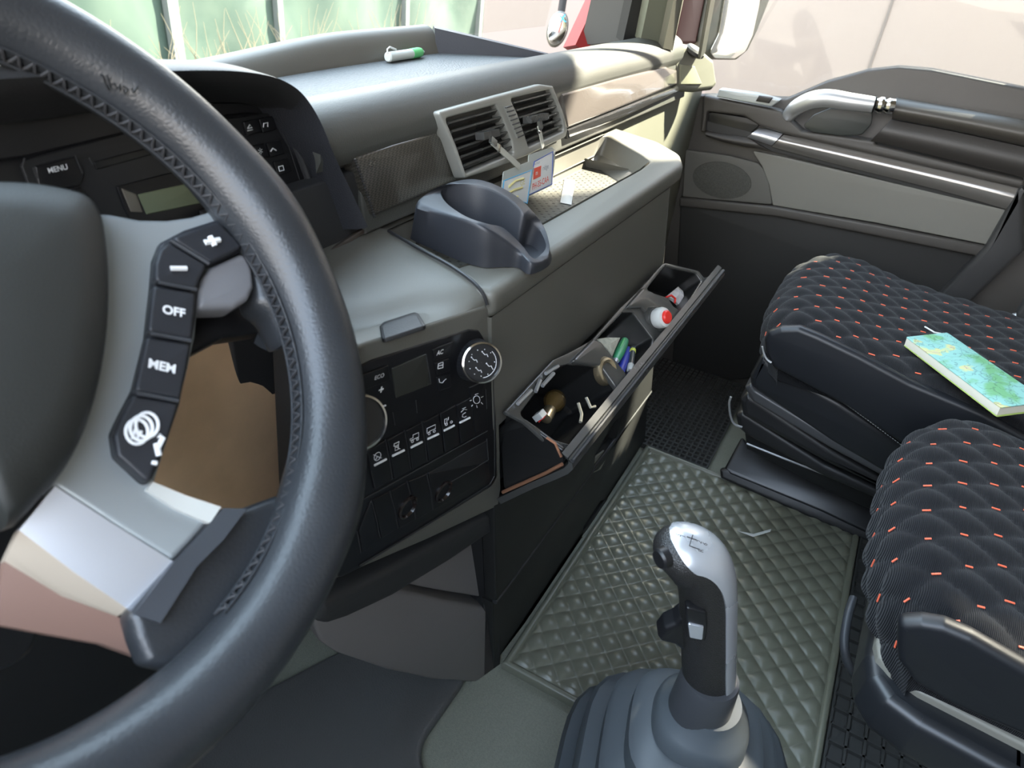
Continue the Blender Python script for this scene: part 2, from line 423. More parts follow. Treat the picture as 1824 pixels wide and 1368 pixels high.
# dry shrubs at the fence foot
for i, (px_, n) in enumerate(((262, 40), (390, 60), (540, 40), (670, 50))):
    q = hy(px_, 70, FY - .3); b = MB()
    for k in range(n):
        a = random.uniform(-.8, .8); L = random.uniform(.5, 1.5); x0 = q.x + random.uniform(-.5, .5); y0 = FY - .3 - .25*(i % 2) + random.uniform(-.1, .1)
        pts = [Vector((x0 + math.sin(a)*L*t + .13*math.sin(4*t + k)*t, y0, -1.6 + L*t*math.cos(a*.8))) for t in rng(0, 1, 7)]
        b.tube(pts, [.011*(1 - .8*j/6) for j in range(7)], 4)
    o = b.build('dry_shrub', mat('dry straw stems', (.15, .13, .09), .9))
    tag(o, ['dry leafless shrub left of the thick fence post', 'wide dry shrub just right of the thick fence post', 'thin dry stems right of the second fence post', 'sparse dry twigs left of the third fence post'][i], 'shrub', 'dry shrubs along the fence')
trailer = thing('trailer', 'pale pink tarpaulin trailer side seen through the passenger window', 'trailer', (3.2, 0, -1.6))
ye = hx(858, 30, 3.2).y
b = MB()
F = Fr((3.2, 0, 0), (0, -1, 0), (-1, 0, 0))
slab('tarpaulin', F, [(-ye, -1.6), (12, -1.6), (12, 2.6), (-ye, 2.6)], 2.4, M_trail, trailer, bev=.02, px=False)
q0 = hx(1590, 0, 3.2)
b = MB(); b.box((3.197, q0.y, .85), Y, Z, X, .008, 3.4, .004); b.build('seam', mat('dark seam', (.12, .10, .09), .7), trailer)  # seam strip in a darker tone than the tarpaulin

# ================================================================== passenger door (plane x = 1.8)
DX = 1.80
D = Fr((DX, 0, 0), (0, -1, 0), (-1, 0, 0))
door = struct(thing('door_1', None, None, (DX, 0, -.06)))
slab('door_shell', D, [(1262, 170), (1400, 176), (1470, 146), (1545, 125), (1600, 119), (1660, 124), (1824, 157), (2100, 240), (2100, 760), (1150, 700), (1160, 330), (1200, 172)], .05, M_door, door, bev=.006, r=.01, w=-.012)
# lower dark pocket panel
slab('pocket_panel', D, [(1212, 362), (1385, 378), (1560, 412), (1748, 452), (1690, 535), (1640, 640), (1195, 690)], .02, M_doord, door, bev=.004, r=.01, w=-.004)
# ledge between
slab('ledge', D, [(1213, 350), (1380, 366), (1560, 398), (1758, 437), (1749, 456), (1560, 418), (1385, 384), (1212, 366)], .03, M_door, door, bev=.005, w=.012, wpx=0)
slab('cloth_panel', D, [(1340, 268), (1400, 280), (1794, 374), (1757, 435), (1560, 396), (1377, 365), (1371, 330), (1358, 296)], .014, M_doorl, door, bev=.002, r=.004, w=.004, wpx=0)
sp = slab('speaker_panel', D, [(1222, 266), (1300, 277), (1350, 290), (1360, 300), (1371, 330), (1376, 364), (1216, 350)], .014, mat('speaker surround', (.085, .083, .075), .6, bump=.3, scale=700), door, bev=.002, r=.006, w=.004, wpx=0)
c = D.uv(1285, 320); c2 = D.uv(1337, 322); rr = math.hypot(c2[0]-c[0], c2[1]-c[1])
grm = mat('speaker grille mesh', (.06, .06, .053), .6, bump=1, scale=350, kind='leather', dist=.002)
link('speaker_grille', slab_mesh(D.off(.0065), [[D.uv(1287 + 52*math.cos(a) - 3*math.sin(a), 320 + 32*math.sin(a) + 8*math.cos(a)) for a in rng(0, 2*PI, 41)[:-1]]], .003, .001), grm, sp)
# black strip painting the gloss strip's shadow + gloss strip bending out towards the cab
slab('painted_strip_shadow', D, [(1258, 243), (1370, 268), (1790, 376), (1800, 360), (1395, 250), (1260, 215)], .01, M_blk2, door, bev=.001, w=.003, wpx=0)
def strip(name, pa, pb, m, parent, bulge=.018, n=24, k=9, w0=.004):
    """bulged strip between two pixel polylines on the door plane"""
    A = smooth([D.uv(*p) for p in pa], 8); B = smooth([D.uv(*p) for p in pb], 8)
    rows = []
    for i in range(k):
        t = i/(k - 1); rows.append([D.pt(*(a*(1 - t) + b*t), w0 + bulge*math.sin(PI*(.12 + .76*t))) for a, b in zip(A, B)])
    s = solid(rows, (.012, 0, 0)); return s.build(name, m, parent)
strip('gloss_strip', [(1398, 238), (1500, 259), (1620, 286), (1720, 309), (1817, 332)], [(1376, 260), (1480, 288), (1600, 318), (1700, 344), (1794, 371)], M_gloss, door)
strip('latch_lever', [(1352, 228), (1372, 231), (1396, 237)], [(1332, 243), (1352, 250), (1376, 258)], M_silv, door, bulge=.02)
strip('latch_trim', [(1259, 232), (1290, 238), (1335, 244)], [(1262, 242), (1300, 254), (1374, 268)], M_door, door, bulge=.014)
slab('latch_recess', D, [(1258, 203), (1268, 199), (1330, 209), (1356, 222), (1330, 242), (1262, 232)], .01, M_panel, door, bev=.002, r=.008, w=.002, wpx=0)
# moulding around: upper console of the door, bulging
slab('switch_console', D, [(1254, 168), (1392, 196), (1430, 232), (1520, 244), (1560, 250), (1560, 256), (1824, 320), (1824, 336), (1398, 238), (1352, 222), (1326, 206), (1262, 198), (1256, 235), (1250, 232)], .04, M_door, door, bev=.006, r=.006, w=.02, wpx=.01)
slab('switch_plate', D, [(1282, 158), (1345, 166), (1392, 178), (1374, 190), (1277, 172)], .03, M_satin, door, bev=.003, r=.003, w=.035, wpx=.03)
slab('window_switch', D, [(1352, 170), (1376, 174), (1370, 184), (1346, 180)], .012, M_panel, door, bev=.002, w=.042, wpx=.04)
# padded armrest
strip('armrest', [(1598, 172), (1680, 186), (1760, 200), (1900, 226)], [(1590, 209), (1680, 226), (1760, 243), (1900, 274)], mat('padded armrest', (.055, .05, .043), .42, bump=.3, scale=500), door, bulge=.035, w0=.01)
strip('armrest_lower', [(1588, 211), (1680, 228), (1760, 245), (1900, 276)], [(1552, 248), (1660, 273), (1760, 296), (1900, 328)], mat('padded armrest low', (.035, .032, .03), .5, bump=.3, scale=500), door, bulge=.022, w0=.012)
# grab handle: tube
hp = [D.pt(*D.uv(*p, .05), w_) for p, w_ in (((1402, 208), .02), ((1418, 192), .045), ((1445, 178), .06), ((1475, 174), .062), ((1515, 180), .06), ((1556, 186), .055))]
hp2 = smooth(hp, 6)
MB().tube(hp2, [.0155 + .003*math.sin(i/len(hp2)*PI) for i in range(len(hp2))], 20).build('grab_handle', M_alu, door)
rg = [D.pt(*D.uv(1556 + 34*t, 186 + 4*t, .05), .052 - .012*t) for t in rng(0, 1, 8)]
MB().tube(rg, [.019, .014, .018, .018, .013, .017, .016, .016], 20).build('handle_ring', M_chrome, door)
slab('handle_recess', D, [(1428, 225), (1450, 204), (1480, 192), (1555, 200), (1552, 222), (1535, 240), (1500, 242), (1450, 236)], .008, mat('handle recess', (.03, .034, .032), .35), door, bev=.002, r=.01, w=.022, wpx=.02)
# door rear frame and B pillar
slab('door_frame', D, [(1818, 330), (1757, 437), (1668, 530), (1720, 545), (1824, 445), (1824, 330)], .06, M_hoodk, door, bev=.01, w=.03, wpx=.02)
# glass of the side window
struct(slab('window_2', D, [(1255, 172), (1262, -260), (2200, -500), (2200, 260), (1660, 130), (1600, 124), (1545, 130), (1470, 150), (1400, 180)], .005, M_glass, None, bev=.001, w=-.03, wpx=-.03))

# A pillar, seals and outer red strip
def bar(name, p0, p1, wid, dep, m, parent=None, outdir=X, taper=1):
    p0 = Vector(p0); p1 = Vector(p1); t = (p1 - p0).normalized(); u = (Vector(outdir) - t*Vector(outdir).dot(t)).normalized(); v = t.cross(u)
    rows = []
    for q, s in ((p0, 1), (p1, taper)):
        rows.append([q + u*a*wid*s/2 + v*c_*dep/2 for a, c_ in [(-1, -.7), (-.8, -1), (.8, -1), (1, -.7), (1, .7), (.8, 1), (-.8, 1), (-1, .7)]])
    b = MB(); b.grid(rows, closed=True); b.cap(rows[0][::-1]); b.cap(rows[1]); return b.build(name, m, parent)
pil = struct(thing('trim_3', None, None, (1.7, .6, .8)))
def up(px1, py1, px0, py0, y0, lean=-.20, top=1.98):
    """a pillar through two pixels whose foot stands at depth y0"""
    a = hy(px1, py1, y0); n = (ray(px1, py1)).cross(ray(px0, py0)).normalized()
    z = top; y = y0 + lean*(z - a.z)
    x = a.x + 0.0
    # solve x so that the point lies in the sight plane of the drawn edge
    x = (-(Vector((0, y, z)) - CAM).dot(n))/n.x
    return a, Vector((x, y, z))
def sheet(name, e0, e1, y0, dep, m, parent, y1=None, lean=-.2):
    """pillar face between two drawn edges (each edge: lower pixel, upper pixel)"""
    a0, a1 = up(*e0[0], *e0[1], y0, lean); b0, b1 = up(*e1[0], *e1[1], y0 if y1 is None else y1, lean)
    n = (b0 - a0).cross(a1 - a0).normalized()
    if n.dot(CAM - a0) < 0: n = -n
    rows = [[a0, b0], [a1, b1]]
    return solid(rows, -n*dep).build(name, m, parent, None, 20)
sheet('outer_red_strip', ((1003, 84), (1042, 0)), ((1025, 80), (1062, 0)), .66, .03, M_red, pil, .62)
sheet('pillar_cover', ((1034, 80), (1061, 0)), ((1110, 74), (1126, 0)), .62, .02, mat('pillar trim', (.07, .07, .068), .6), pil, .52)
sheet('door_seal', ((1109, 76), (1126, 0)), ((1142, 75), (1156, 0)), .50, .02, M_blk2, pil, .48)
sheet('door_frame_trim', ((1140, 76), (1156, 0)), ((1182, 84), (1200, 0)), .47, .02, mat('green grey trim', (.16, .17, .13), .45), pil, .44)
# quarter view: dull red mirror back and frame bars beyond
sheet('door_frame_edge', ((1181, 86), (1200, 0)), ((1198, 90), (1216, 0)), .435, .012, M_cream, pil, .43)
sheet('window_rubber', ((1243, 100), (1260, 0)), ((1247, 106), (1266, 0)), .40, .02, M_mirb, pil, .395)

# outside mirror
mo = thing('side_mirror', 'large outside mirror beyond the passenger window', 'mirror', (2.15, .42, .4))
S = Fr((2.2, .42, 0), (-ray(1310, 40)).cross(Z)*-1, (-ray(1310, 40)).normalized() + Vector((.1, -.9, -.05)))
slab('mirror_housing', S, [(1276, -120), (1266, 0), (1252, 66), (1252, 96), (1264, 108), (1316, 109), (1336, 92), (1354, 55), (1376, 0), (1398, -120)], .07, M_mirb, mo, bev=.02, r=.02, w=0)
slab('mirror_glass', S, [(1298, -118), (1288, 0), (1278, 60), (1262, 92), (1272, 103), (1306, 104), (1325, 92), (1338, 64), (1350, 10), (1368, -118)], .006, M_mirf, mo, bev=.001, r=.02, w=.006, wpx=.0)
slab('mirror_arm', S, [(1226, -60), (1270, -60), (1242, 80), (1198, 80)], .05, M_brick, mo, bev=.01, r=.01, w=-.02)
# round front mirror through the windshield
fm = thing('front_mirror', 'small oval mirror hanging outside the windshield corner', 'mirror', tuple(hy(993, 50, 1.05)))
G = Fr(hy(993, 50, 1.05), X, -ray(993, 50))
cu_ = [G.uv(993 + 19*math.cos(a) + 6*math.sin(a), 52 - 33*math.sin(a)) for a in rng(0, 2*PI, 33)[:-1]]
link('mirror_shell', slab_mesh(G, [cu_], .04, .012), M_mirb, fm)
link('mirror_glass', slab_mesh(G.off(.003), [[(a*.86, b*.86) for a, b in cu_]], .004, .001), M_mirf, fm)
text('mirror_mark', 'X', G, (1002, 34), .022, M_cyan, fm, w=.004, bold=.02)
MB().tube([hy(1000, 20, 1.06), hy(1012, -60, 1.06), hy(1060, -160, .9)], .012, 10).build('arm', M_blk2, fm)
# ================================================================== dashboard
dash = thing('dashboard', 'grey truck dashboard with padded top running to the passenger door', 'dashboard', (1.0, .5, 0))
TY = .43                                            # face of the trim band
xs = rng(.472, 1.55, 40)
prof = smooth([(TY, .812), (TY + .001, .826), (TY + .010, .842), (TY + .026, .851), (TY + .045, .853)], 5)
def padfn(x, y, z): return (x, y, z)
solid(loftx(prof, xs), (0, .006, -.012)).build('padded_top', M_pad, dash)
# right part of the top continues flat to the windshield
solid([[Vector((.97, .475, .853)), Vector((1.60, .475, .853))], [Vector((.97, .84, .70)), Vector((1.60, .84, .70))]], (0, 0, -.02)).build('top_cover', M_hoodk, dash)
# shelf on the dash: floor, back lip, right side wedge
SH = Fr((0, 0, .847), X, Z)
slab('shelf_floor', SH, [(.30, .4765), (1.0, .4765), (.872, .585), (.30, .585)], .012, mat('shelf liner', (.085, .09, .09), .5, bump=1, scale=240, kind='leather', dist=.001), dash, bev=.001, px=False)
lipL, lipR = .48, .872
q = [(.578, .847), (.584, .866), (.592, .876), (.606, .878), (.622, .87), (.66, .85)]
rows = []
for x in rng(.30, .875, 24):
    k = min(1, max(0, (x - .42)/.3)); k = k*k*(3 - 2*k)
    rows.append([Vector((x, y - .012*(1 - k), .847 + (z - .847)*(.55 + .45*k))) for y, z in smooth(q, 4)])
solid(rows, (0, 0, -.015)).build('shelf_lip', M_dash, dash)
w0 = [Vector((.872, .580, .847)), Vector((1.0, .478, .847))]
w1 = [Vector((.872, .584, .877)), Vector((1.0, .478, .8525))]
w2 = [Vector((.90, .605, .876)), Vector((1.01, .478, .8525))]
w3 = [Vector((.95, .66, .80)), Vector((1.06, .50, .835))]
b = MB(); b.grid([w0, w1, w2, w3]); b.cap([w0[0], w1[0], w2[0], w3[0]]); b.build('shelf_side', mat('shelf side plastic', (.05, .053, .062), .5, bump=.3, scale=700), dash, None, 25)
solid([[Vector((-.45, .50, .835)), Vector((.9, .50, .835))], [Vector((-.45, .84, .75)), Vector((.9, .84, .75))]], (0, 0, -.02)).build('windshield_ledge', M_blk2, dash)
# trim band: carbon look on the left of the vent, gloss on the right
TB = Fr((0, TY, .78), X, (0, -1, .12))
ca = slab('carbon_trim', TB, [(632, 281), (700, 257), (776, 236), (806, 262), (826, 316), (740, 354), (667, 384), (652, 340)], .02, M_carbon, dash, bev=.003, r=.003, w=.002)
b = MB()
ga = smooth([TB.uv(629, 284), TB.uv(649, 340), TB.uv(664, 386)], 10)
for g in ga: b.tube([TB.pt(g.x - .0015, g.y, .002), TB.pt(g.x + .0012, g.y, .003)], .0007, 6)
b.tube([TB.pt(g.x, g.y, .002) for g in ga], .0007, 6)
b.build('beaded_edge', M_hoodk, ca)
slab('gloss_trim', TB, [(1000, 166), (1100, 139), (1188, 119), (1206, 124), (1207, 150), (1120, 186), (1012, 229)], .02, mat('gloss brown trim', (.13, .115, .105), .16, coat=1, cr=.03, metal=.2), dash, bev=.004, r=.004, w=.003)
slab('gloss_trim_lower', TB, [(1012, 231), (1120, 188), (1208, 152), (1212, 162), (1120, 205), (1014, 248)], .02, mat('dark gloss trim', (.02, .02, .02), .12, coat=1, cr=.03), dash, bev=.003, w=.004)
slab('trim_back', TB, [(.53, -.052), (1.62, -.052), (1.62, .034), (.53, .034)], .03, M_pad, dash, bev=.004, px=False, w=-.004)
# band under the trim and wall down to the footwell
BW = Fr((0, .440, 0), X, (0, -1, 0))
slab('rear_panel', BW, [(.56, .42), (1.82, .30), (1.82, .752), (.56, .752)], .03, M_cream, dash, bev=.006, px=False)
slab('panel_return', BW, [(.36, .60), (.57, .60), (.57, .79), (.36, .79)], .02, M_hoodk, dash, bev=.003, px=False, w=.003)
slab('footwell_panel', BW, [(1.0, -.01), (1.82, -.01), (1.82, .31), (1.0, .43)], .02, M_blk2, dash, bev=.002, px=False)
# right end cap with its small vent
EC = []
for i, z in enumerate(rng(.74, .862, 9)):
    t = i/8; r_ = .03*math.sin(min(1, t*1.3)*PI/2)
    EC.append([Vector((x, .425 - .06*math.sin(PI*min(1, (x - 1.45)/.3*.5)) + .035*max(0, (t - .7)/.3)**2, z)) for x in rng(1.45, 1.79, 14)])
EC.append([Vector((x, .56, .862)) for x in rng(1.45, 1.79, 14)])
ECF = Fr((1.62, .405, .80), X, (-.35, -1, .15))
slab('end_cap', ECF, [(1196, 74), (1226, 79), (1254, 90), (1273, 107), (1279, 150), (1270, 161), (1240, 165), (1208, 163), (1200, 120)], .03, M_cream, dash, bev=.010, r=.008)
EV = ECF.off(.001)
slab('corner_vent', EV, [(1212, 114), (1238, 118), (1252, 151), (1212, 151)], .01, mat('corner vent lid', (.20, .20, .14), .5, bump=.3, scale=700), dash, bev=.002, r=.003, w=.002)
MB().lathe(hy(1236, 88, .42) + Vector((0, 0, -.01)), (0, -.4, 1), [(.016, 0), (.022, .004), (.022, .01), (.018, .014), (.01, .01)], 24).build('demister_nozzle', M_blk2, dash)

# deck with the tray
ZD = .722
DK = Fr((0, 0, ZD), X, Z)
tray_hole = [(.505, .335), (.56, .322), (1.02, .312), (1.075, .316), (1.10, .34), (1.165, .424), (1.15, .432), (.52, .432), (.505, .42)]
outer = [(.515, .268), (1.10, .268), (1.155, .29), (1.205, .345), (1.235, .438), (.50, .44), (.44, .44), (.49, .33)]
slab('tray_deck', DK, outer, .03, M_dash, dash, bev=.009, r=[.01, .05, .05, .05, 0, 0, 0, .02], px=False, holes=[tray_hole], hr=.02)
h0 = fillet(tray_hole, .02); c0 = sum(h0, Vector((0, 0)))/len(h0)
b = MB(); ring = []
for w_, s in ((-.002, 1.0), (-.03, .985), (-.042, .955)):
    ring.append([Vector((.505 + (p.x - .505)*(1 - (1 - s)*1.5), c0.y + (p.y - c0.y)*s, ZD + w_)) for p in h0])
b.grid(ring, closed=True); b.build('tray_wall', M_dash, dash)
b = MB(); b.cap(ring[-1]); b.build('tray_liner', M_tray, dash)
# front fascia between tray and open drawer
def xl(z): return .512 + .2*(.70 - z)
def xr(z): return 1.10 + .48*(.69 - z)
FF = Fr((0, .27, 0), X, (0, -1, 0))
b = MB()
rows = []
for z in rng(.695, .545, 12):
    L, R_ = xl(z), xr(z)
    rows.append([Vector((L, .30, z)), Vector((L, .272, z))] + [Vector((x, .270, z)) for x in rng(L + .002, R_ - .05, 20)] + [Vector((R_ - .05 + .05*math.sin(a), .32 - .05*math.cos(a), z)) for a in rng(.1, PI/2, 8)] + [Vector((R_, .44, z))])
b.grid(rows); b.cap(rows[-1]); b.build('fascia', M_dash, dash)
# body behind the drawers
rows = []
for z in (.544, .40, .2, -.01):
    L, R_ = xl(z), xr(z)
    rows.append([Vector((L + .004, .44, z)), Vector((L + .004, .292, z)), Vector((R_ - .06, .292, z)), Vector((R_ - .01, .33, z)), Vector((R_ - .01, .44, z))])
b = MB(); b.grid(rows); b.cap(rows[0]); b.cap(rows[-1]); b.build('console_body', M_black, dash, None, 20)

# ---- lower drawers (closed)
def fpoly(name, z1, z0, m, parent, y=.27, t=.02, dxr=0, r=.004, holes=(), dl=0):
    F_ = Fr((0, y, 0), X, (0, -1, 0)); L = [(xl(z0) + dl, z0), (xr(z0) - .05 + dxr, z0), (xr(z1) - .05 + dxr, z1), (xl(z1) + dl, z1)]
    return slab(name, F_, L, t, m, parent, bev=.003, px=False, holes=[F_.P(h) for h in holes], r=0, hr=.003)
for i, (z1, z0, lab, hole) in enumerate((
    (.415, .198, 'upper of the two closed dark drawers under the open drawer', [(1095, 752), (1108, 741), (1092, 800), (1066, 834), (1058, 838), (1062, 806)]),
    (.190, .004, 'bottom closed dark drawer of the console beside the quilted mat', [(1070, 893), (1081, 890), (1078, 912), (1066, 935), (1036, 978), (1040, 938)]))):
    dw = thing('closed_drawer', lab, 'drawer', (.9, .27, z0), 'closed drawers in the console')
    fpoly('drawer_front', z1, z0, mat('dark drawer plastic', (.012, .012, .0115), .5, bump=.2, scale=800), dw, y=.27 if i == 0 else .276, holes=[hole])
    G = Fr((0, .285, 0), X, (0, -1, 0))
    lo = sorted(hole, key=lambda p: -p[1])
    hz_ = hole
    slab('handle_recess', G, [(hole[0][0] - 8, hole[0][1] - 10), (hole[1][0] + 10, hole[1][1] - 6), (hole[2][0] + 12, hole[2][1] + 8), (hole[4][0] + 6, hole[4][1] + 14), (hole[5][0] - 14, hole[5][1])], .004, M_panel, dw, bev=.0005)
    G2 = Fr((0, .2745, 0), X, (0, -1, 0))
    slab('handle_catch', G2, [(hole[2][0] + 2, hole[2][1] - 10), (hole[3][0] + 4, hole[3][1] + 2), (hole[4][0], hole[4][1] + 4), (hole[4][0] + 2, hole[4][1] - 22)], .004, mat('greige handle catch', (.3, .29, .24), .5), dw, bev=.0005)
F_ = Fr((0, .266, 0), X, (0, -1, 0))
b = MB(); b.tube([Vector((xl(.2), .272, .197)), Vector((xr(.2) - .052, .272, .197))], .004, 10); b.build('fascia_ridge', M_hoodk, dash)

# ================================================================== open tilt-out drawer
HN = Vector((0, .27, .424)); LP = Vector((0, .195, .517))
wdir = (LP - HN).normalized(); wdir = Vector((0, wdir.y, wdir.z)); vdir = Vector((0, wdir.z, -wdir.y))
T = Fr((0, LP.y, LP.z), X, wdir)                     # plane of the tray top
drawer = thing('tilted_drawer', 'open tilt-out storage drawer under the grey console fascia', 'drawer', (.9, .27, .42))
def dv(px, py, w=0): return T.uv(px, py, w)
XL0, XR0 = T.uv(1002, 822)[0], T.uv(1276, 491)[0]
holesA = [(925, 738), (988, 655), (1012, 648), (1060, 652), (1098, 690), (1086, 706), (1062, 738), (1020, 792), (985, 782)]
holesB = [(1062, 606), (1110, 556), (1128, 556), (1163, 602), (1160, 617), (1122, 668), (1100, 690), (1096, 648)]
holesC = [(1150, 517), (1185, 474), (1240, 486), (1250, 500), (1214, 556), (1204, 552), (1190, 530)]
slab('drawer_top', T, [(898, 733), (985, 640), (1012, 628), (1055, 605), (1105, 548), (1142, 513), (1180, 470), (1187, 468), (1245, 482), (1254, 494), (1275, 490), (1272, 502), (1140, 668), (1002, 826), (1002, 812), (935, 752)], .006, M_drw, drawer, bev=.002, holes=[holesA, holesB, holesC], hr=.006, r=.003)
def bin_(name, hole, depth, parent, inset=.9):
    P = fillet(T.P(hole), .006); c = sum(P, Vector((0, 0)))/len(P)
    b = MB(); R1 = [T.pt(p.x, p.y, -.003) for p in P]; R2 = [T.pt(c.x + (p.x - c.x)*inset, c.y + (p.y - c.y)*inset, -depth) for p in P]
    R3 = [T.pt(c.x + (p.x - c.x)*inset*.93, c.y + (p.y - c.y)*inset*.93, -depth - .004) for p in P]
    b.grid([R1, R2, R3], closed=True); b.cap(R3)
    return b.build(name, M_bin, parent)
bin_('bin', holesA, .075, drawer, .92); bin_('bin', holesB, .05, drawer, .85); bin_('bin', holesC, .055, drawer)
# front panel of the drawer with its rounded lip
FP = Fr((0, LP.y, LP.z), X, -vdir)
L = (LP - HN).length
rows = []
for t_, o_ in ((.012, -.004), (.014, .004), (.010, .010), (0, .012), (-.02, .011), (-.06, .010), (-L, .008)):
    rows.append([Vector((x + (0), LP.y, LP.z)) + wdir*t_ - vdir*o_ for x in rng(XL0 - (0.006 if t_ > -L*.5 else -.0), XR0 + .006, 30)])
solid(rows, vdir*.008).build('drawer_front', M_drw, drawer)
b = MB(); b.tube([Vector((x, LP.y, LP.z)) + wdir*.0145 - vdir*.002 for x in rng(XL0 - .004, XR0 + .004, 12)], .0026, 8); b.build('lip_bead', M_hoodk, drawer)
# left side wall, dark, bulging, with its copper lower edge
SW = Fr((XL0 - .001, 0, 0), (0, -1, 0), (-1, 0, 0))
slab('side_wall', SW, [(900, 735), (935, 752), (1003, 802), (1003, 826), (897, 874), (892, 800)], .006, M_bin, drawer, bev=.002, r=.004)
b = MB(); b.tube([SW.pt(*SW.uv(1003, 825), .002), SW.pt(*SW.uv(975, 840), .002), SW.pt(*SW.uv(897, 875), .002)], .0022, 8); b.tube([SW.pt(*SW.uv(975, 778), .002), SW.pt(*SW.uv(990, 788), .002), SW.pt(*SW.uv(1001, 812), .002)], .0016, 8); b.build('copper_edge', M_copper, drawer)
# webs between bins: raised bridges with sockets
def bridge(poly, h, name='bridge'):
    P = fillet(T.P(poly), .005); c = sum(P, Vector((0, 0)))/len(P)
    return slab(name, T, [(p.x, p.y) for p in P], h + .004, M_drw, drawer, bev=.004, px=False, w=h)
bridge([(1010, 648), (1052, 606), (1066, 612), (1112, 670), (1110, 696), (1098, 700), (1066, 655)], .006)
bridge([(1108, 552), (1140, 516), (1156, 522), (1206, 555), (1208, 572), (1188, 590), (1176, 592), (1140, 550)], .006)
# 12 V socket
sk = T.uv(1081, 664); SO = T.pt(sk[0], sk[1], .006); SA = (wdir*1.0 - vdir*.35 - X*.25).normalized()
MB().lathe(SO - SA*.012, SA, [(.019, 0), (.019, .004), (.017, .009), (.0145, .0105), (.0105, .009), (.010, -.004), (.003, -.006)], 30).build('power_socket', M_brass, drawer)
sk = T.uv(1163, 571); SO2 = T.pt(sk[0], sk[1], .006)
MB().lathe(SO2 - SA*.01, SA, [(.019, 0), (.019, .006), (.017, .01), (.012, .011)], 30).build('socket_rim', M_drw, drawer)
# coin clips
cl = []
for a_, b_ in (((1034, 718), (1046, 740)), ((1046, 728), (1030, 748)), ((1056, 715), (1048, 700)), ((1034, 740), (1028, 748))):
    cl.append([a_, b_])
strokes('coin_clip', T, [[(1030, 718), (1036, 738), (1034, 752)], [(1044, 708), (1052, 726), (1060, 724)]], .002, mat('greige clips', (.22, .21, .17), .5), drawer, w=.001)
# hinge hardware at the back edge
b = MB()
for (p, q_) in (((918, 722), (942, 698)), ((950, 700), (958, 680)), ((962, 690), (982, 668)), ((968, 668), (990, 655))):
    A, B_ = T.pt(*T.uv(*p), .004), T.pt(*T.uv(*q_), .004); b.tube([A, B_], .0025, 6)
b.build('hinge_strip', M_alu, drawer)

# ---- things in the drawer
def floor_pt(px, py, d): return T.pt(*T.uv(px, py, -d), -d)
# red topped white lighter plug
pl = thing('socket_plug', 'white round plug with a red top in the drawer bridge', 'plug', tuple(SO2))
MB().lathe(SO2 + SA*.0005, SA, [(.014, 0), (.0155, .004), (.0155, .012), (.014, .016), (.0095, .0175), (.0095, .016)], 30).build('collar', M_wpl, pl)
MB().lathe(SO2 + SA*.0165, SA, [(.0098, 0), (.0098, .004), (.008, .006), (.003, .0065)], 30).build('button', M_redpl, pl)
# bulb
B0, B1 = floor_pt(972, 745, .045), floor_pt(984, 722, .045)
ax = (B1 - B0).normalized(); bl = thing('light_bulb', 'amber glass bulb with a metal cap in the left drawer bin', 'bulb', tuple(B0))
MB().lathe(B0, ax, [(.003, -.003), (.0075, -.001), (.0078, .008), (.0078, .017), (.0072, .018)], 24).build('metal_cap', M_brass, bl)
MB().lathe(B0 + ax*.018, ax, [(.0072, 0), (.0095, .004), (.0135, .011), (.0145, .018), (.0125, .025), (.008, .0295), (.001, .031)], 24).build('glass', mat('amber glass', (.07, .045, .015), .08, coat=.6, var=.3), bl)
MB().tube([B0 + X*-.012 + Y*.004, B0 + X*-.006 + Z*.006, B0 + X*-.002 + Z*.01], .0015, 6).build('wire', M_redpl, bl)
o = MB().box(floor_pt(961, 740, .04), X, vdir, wdir, .012, .008, .012).build('fuse_scrap', M_wpl); tag(o, 'small white scrap beside the amber bulb', 'scrap')
# green marker, blue pen, battery, paper
def rod(name, a, b, prof, m, parent=None, k=18):
    a = Vector(a); b = Vector(b); d = (b - a); L_ = d.length; return MB().lathe(a, d, [(r, t*L_) for t, r in prof], k).build(name, m, parent)
A, B_ = floor_pt(1093, 650, .012), floor_pt(1113, 607, .022)
gm = thing('green_marker', 'thick green marker pen lying in the middle drawer bin', 'marker', tuple(A))
rod('body', A, B_, [(.12, .003), (.2, .0055), (.5, .0075), (.8, .0068), (1.0, .0055)], M_green, gm)
rod('tip', A, B_, [(0, .0012), (.05, .002), (.12, .0032), (.2, .0054)], M_silv, gm)
rod('clip', A + Z*.006 - X*.004, B_ + Z*.006 - X*.004, [(.55, .0015), (.95, .0018)], M_gpen, gm)
A, B_ = floor_pt(1104, 666, .018), floor_pt(1119, 622, .03)
bp_ = thing('blue_pen', 'blue plastic pen under the green marker in the drawer', 'pen', tuple(A))
rod('barrel', A, B_, [(0, .006), (.5, .0068), (1, .005)], M_blue, bp_)
rod('end_cap', A - (B_ - A).normalized()*.002, A, [(0, .0055), (1, .006)], mat('dark blue plastic', (.02, .03, .2), .3), bp_)
A, B_ = floor_pt(1122, 662, .012), floor_pt(1128, 620, .022)
tb = thing('small_tube', 'slim clear tube with a white cap beside the blue pen', 'tube', tuple(A))
rod('body', A, B_, [(.28, .0042), (1, .0042)], mat('dark clear tube', (.06, .07, .07), .12, coat=.8), tb)
rod('cap', A, B_, [(0, .0045), (.25, .005), (.28, .004)], M_wpl, tb)
rod('label_band', A, B_, [(.8, .0046), (.9, .0046)], mat('yellow band', (.6, .65, .1), .5), tb)
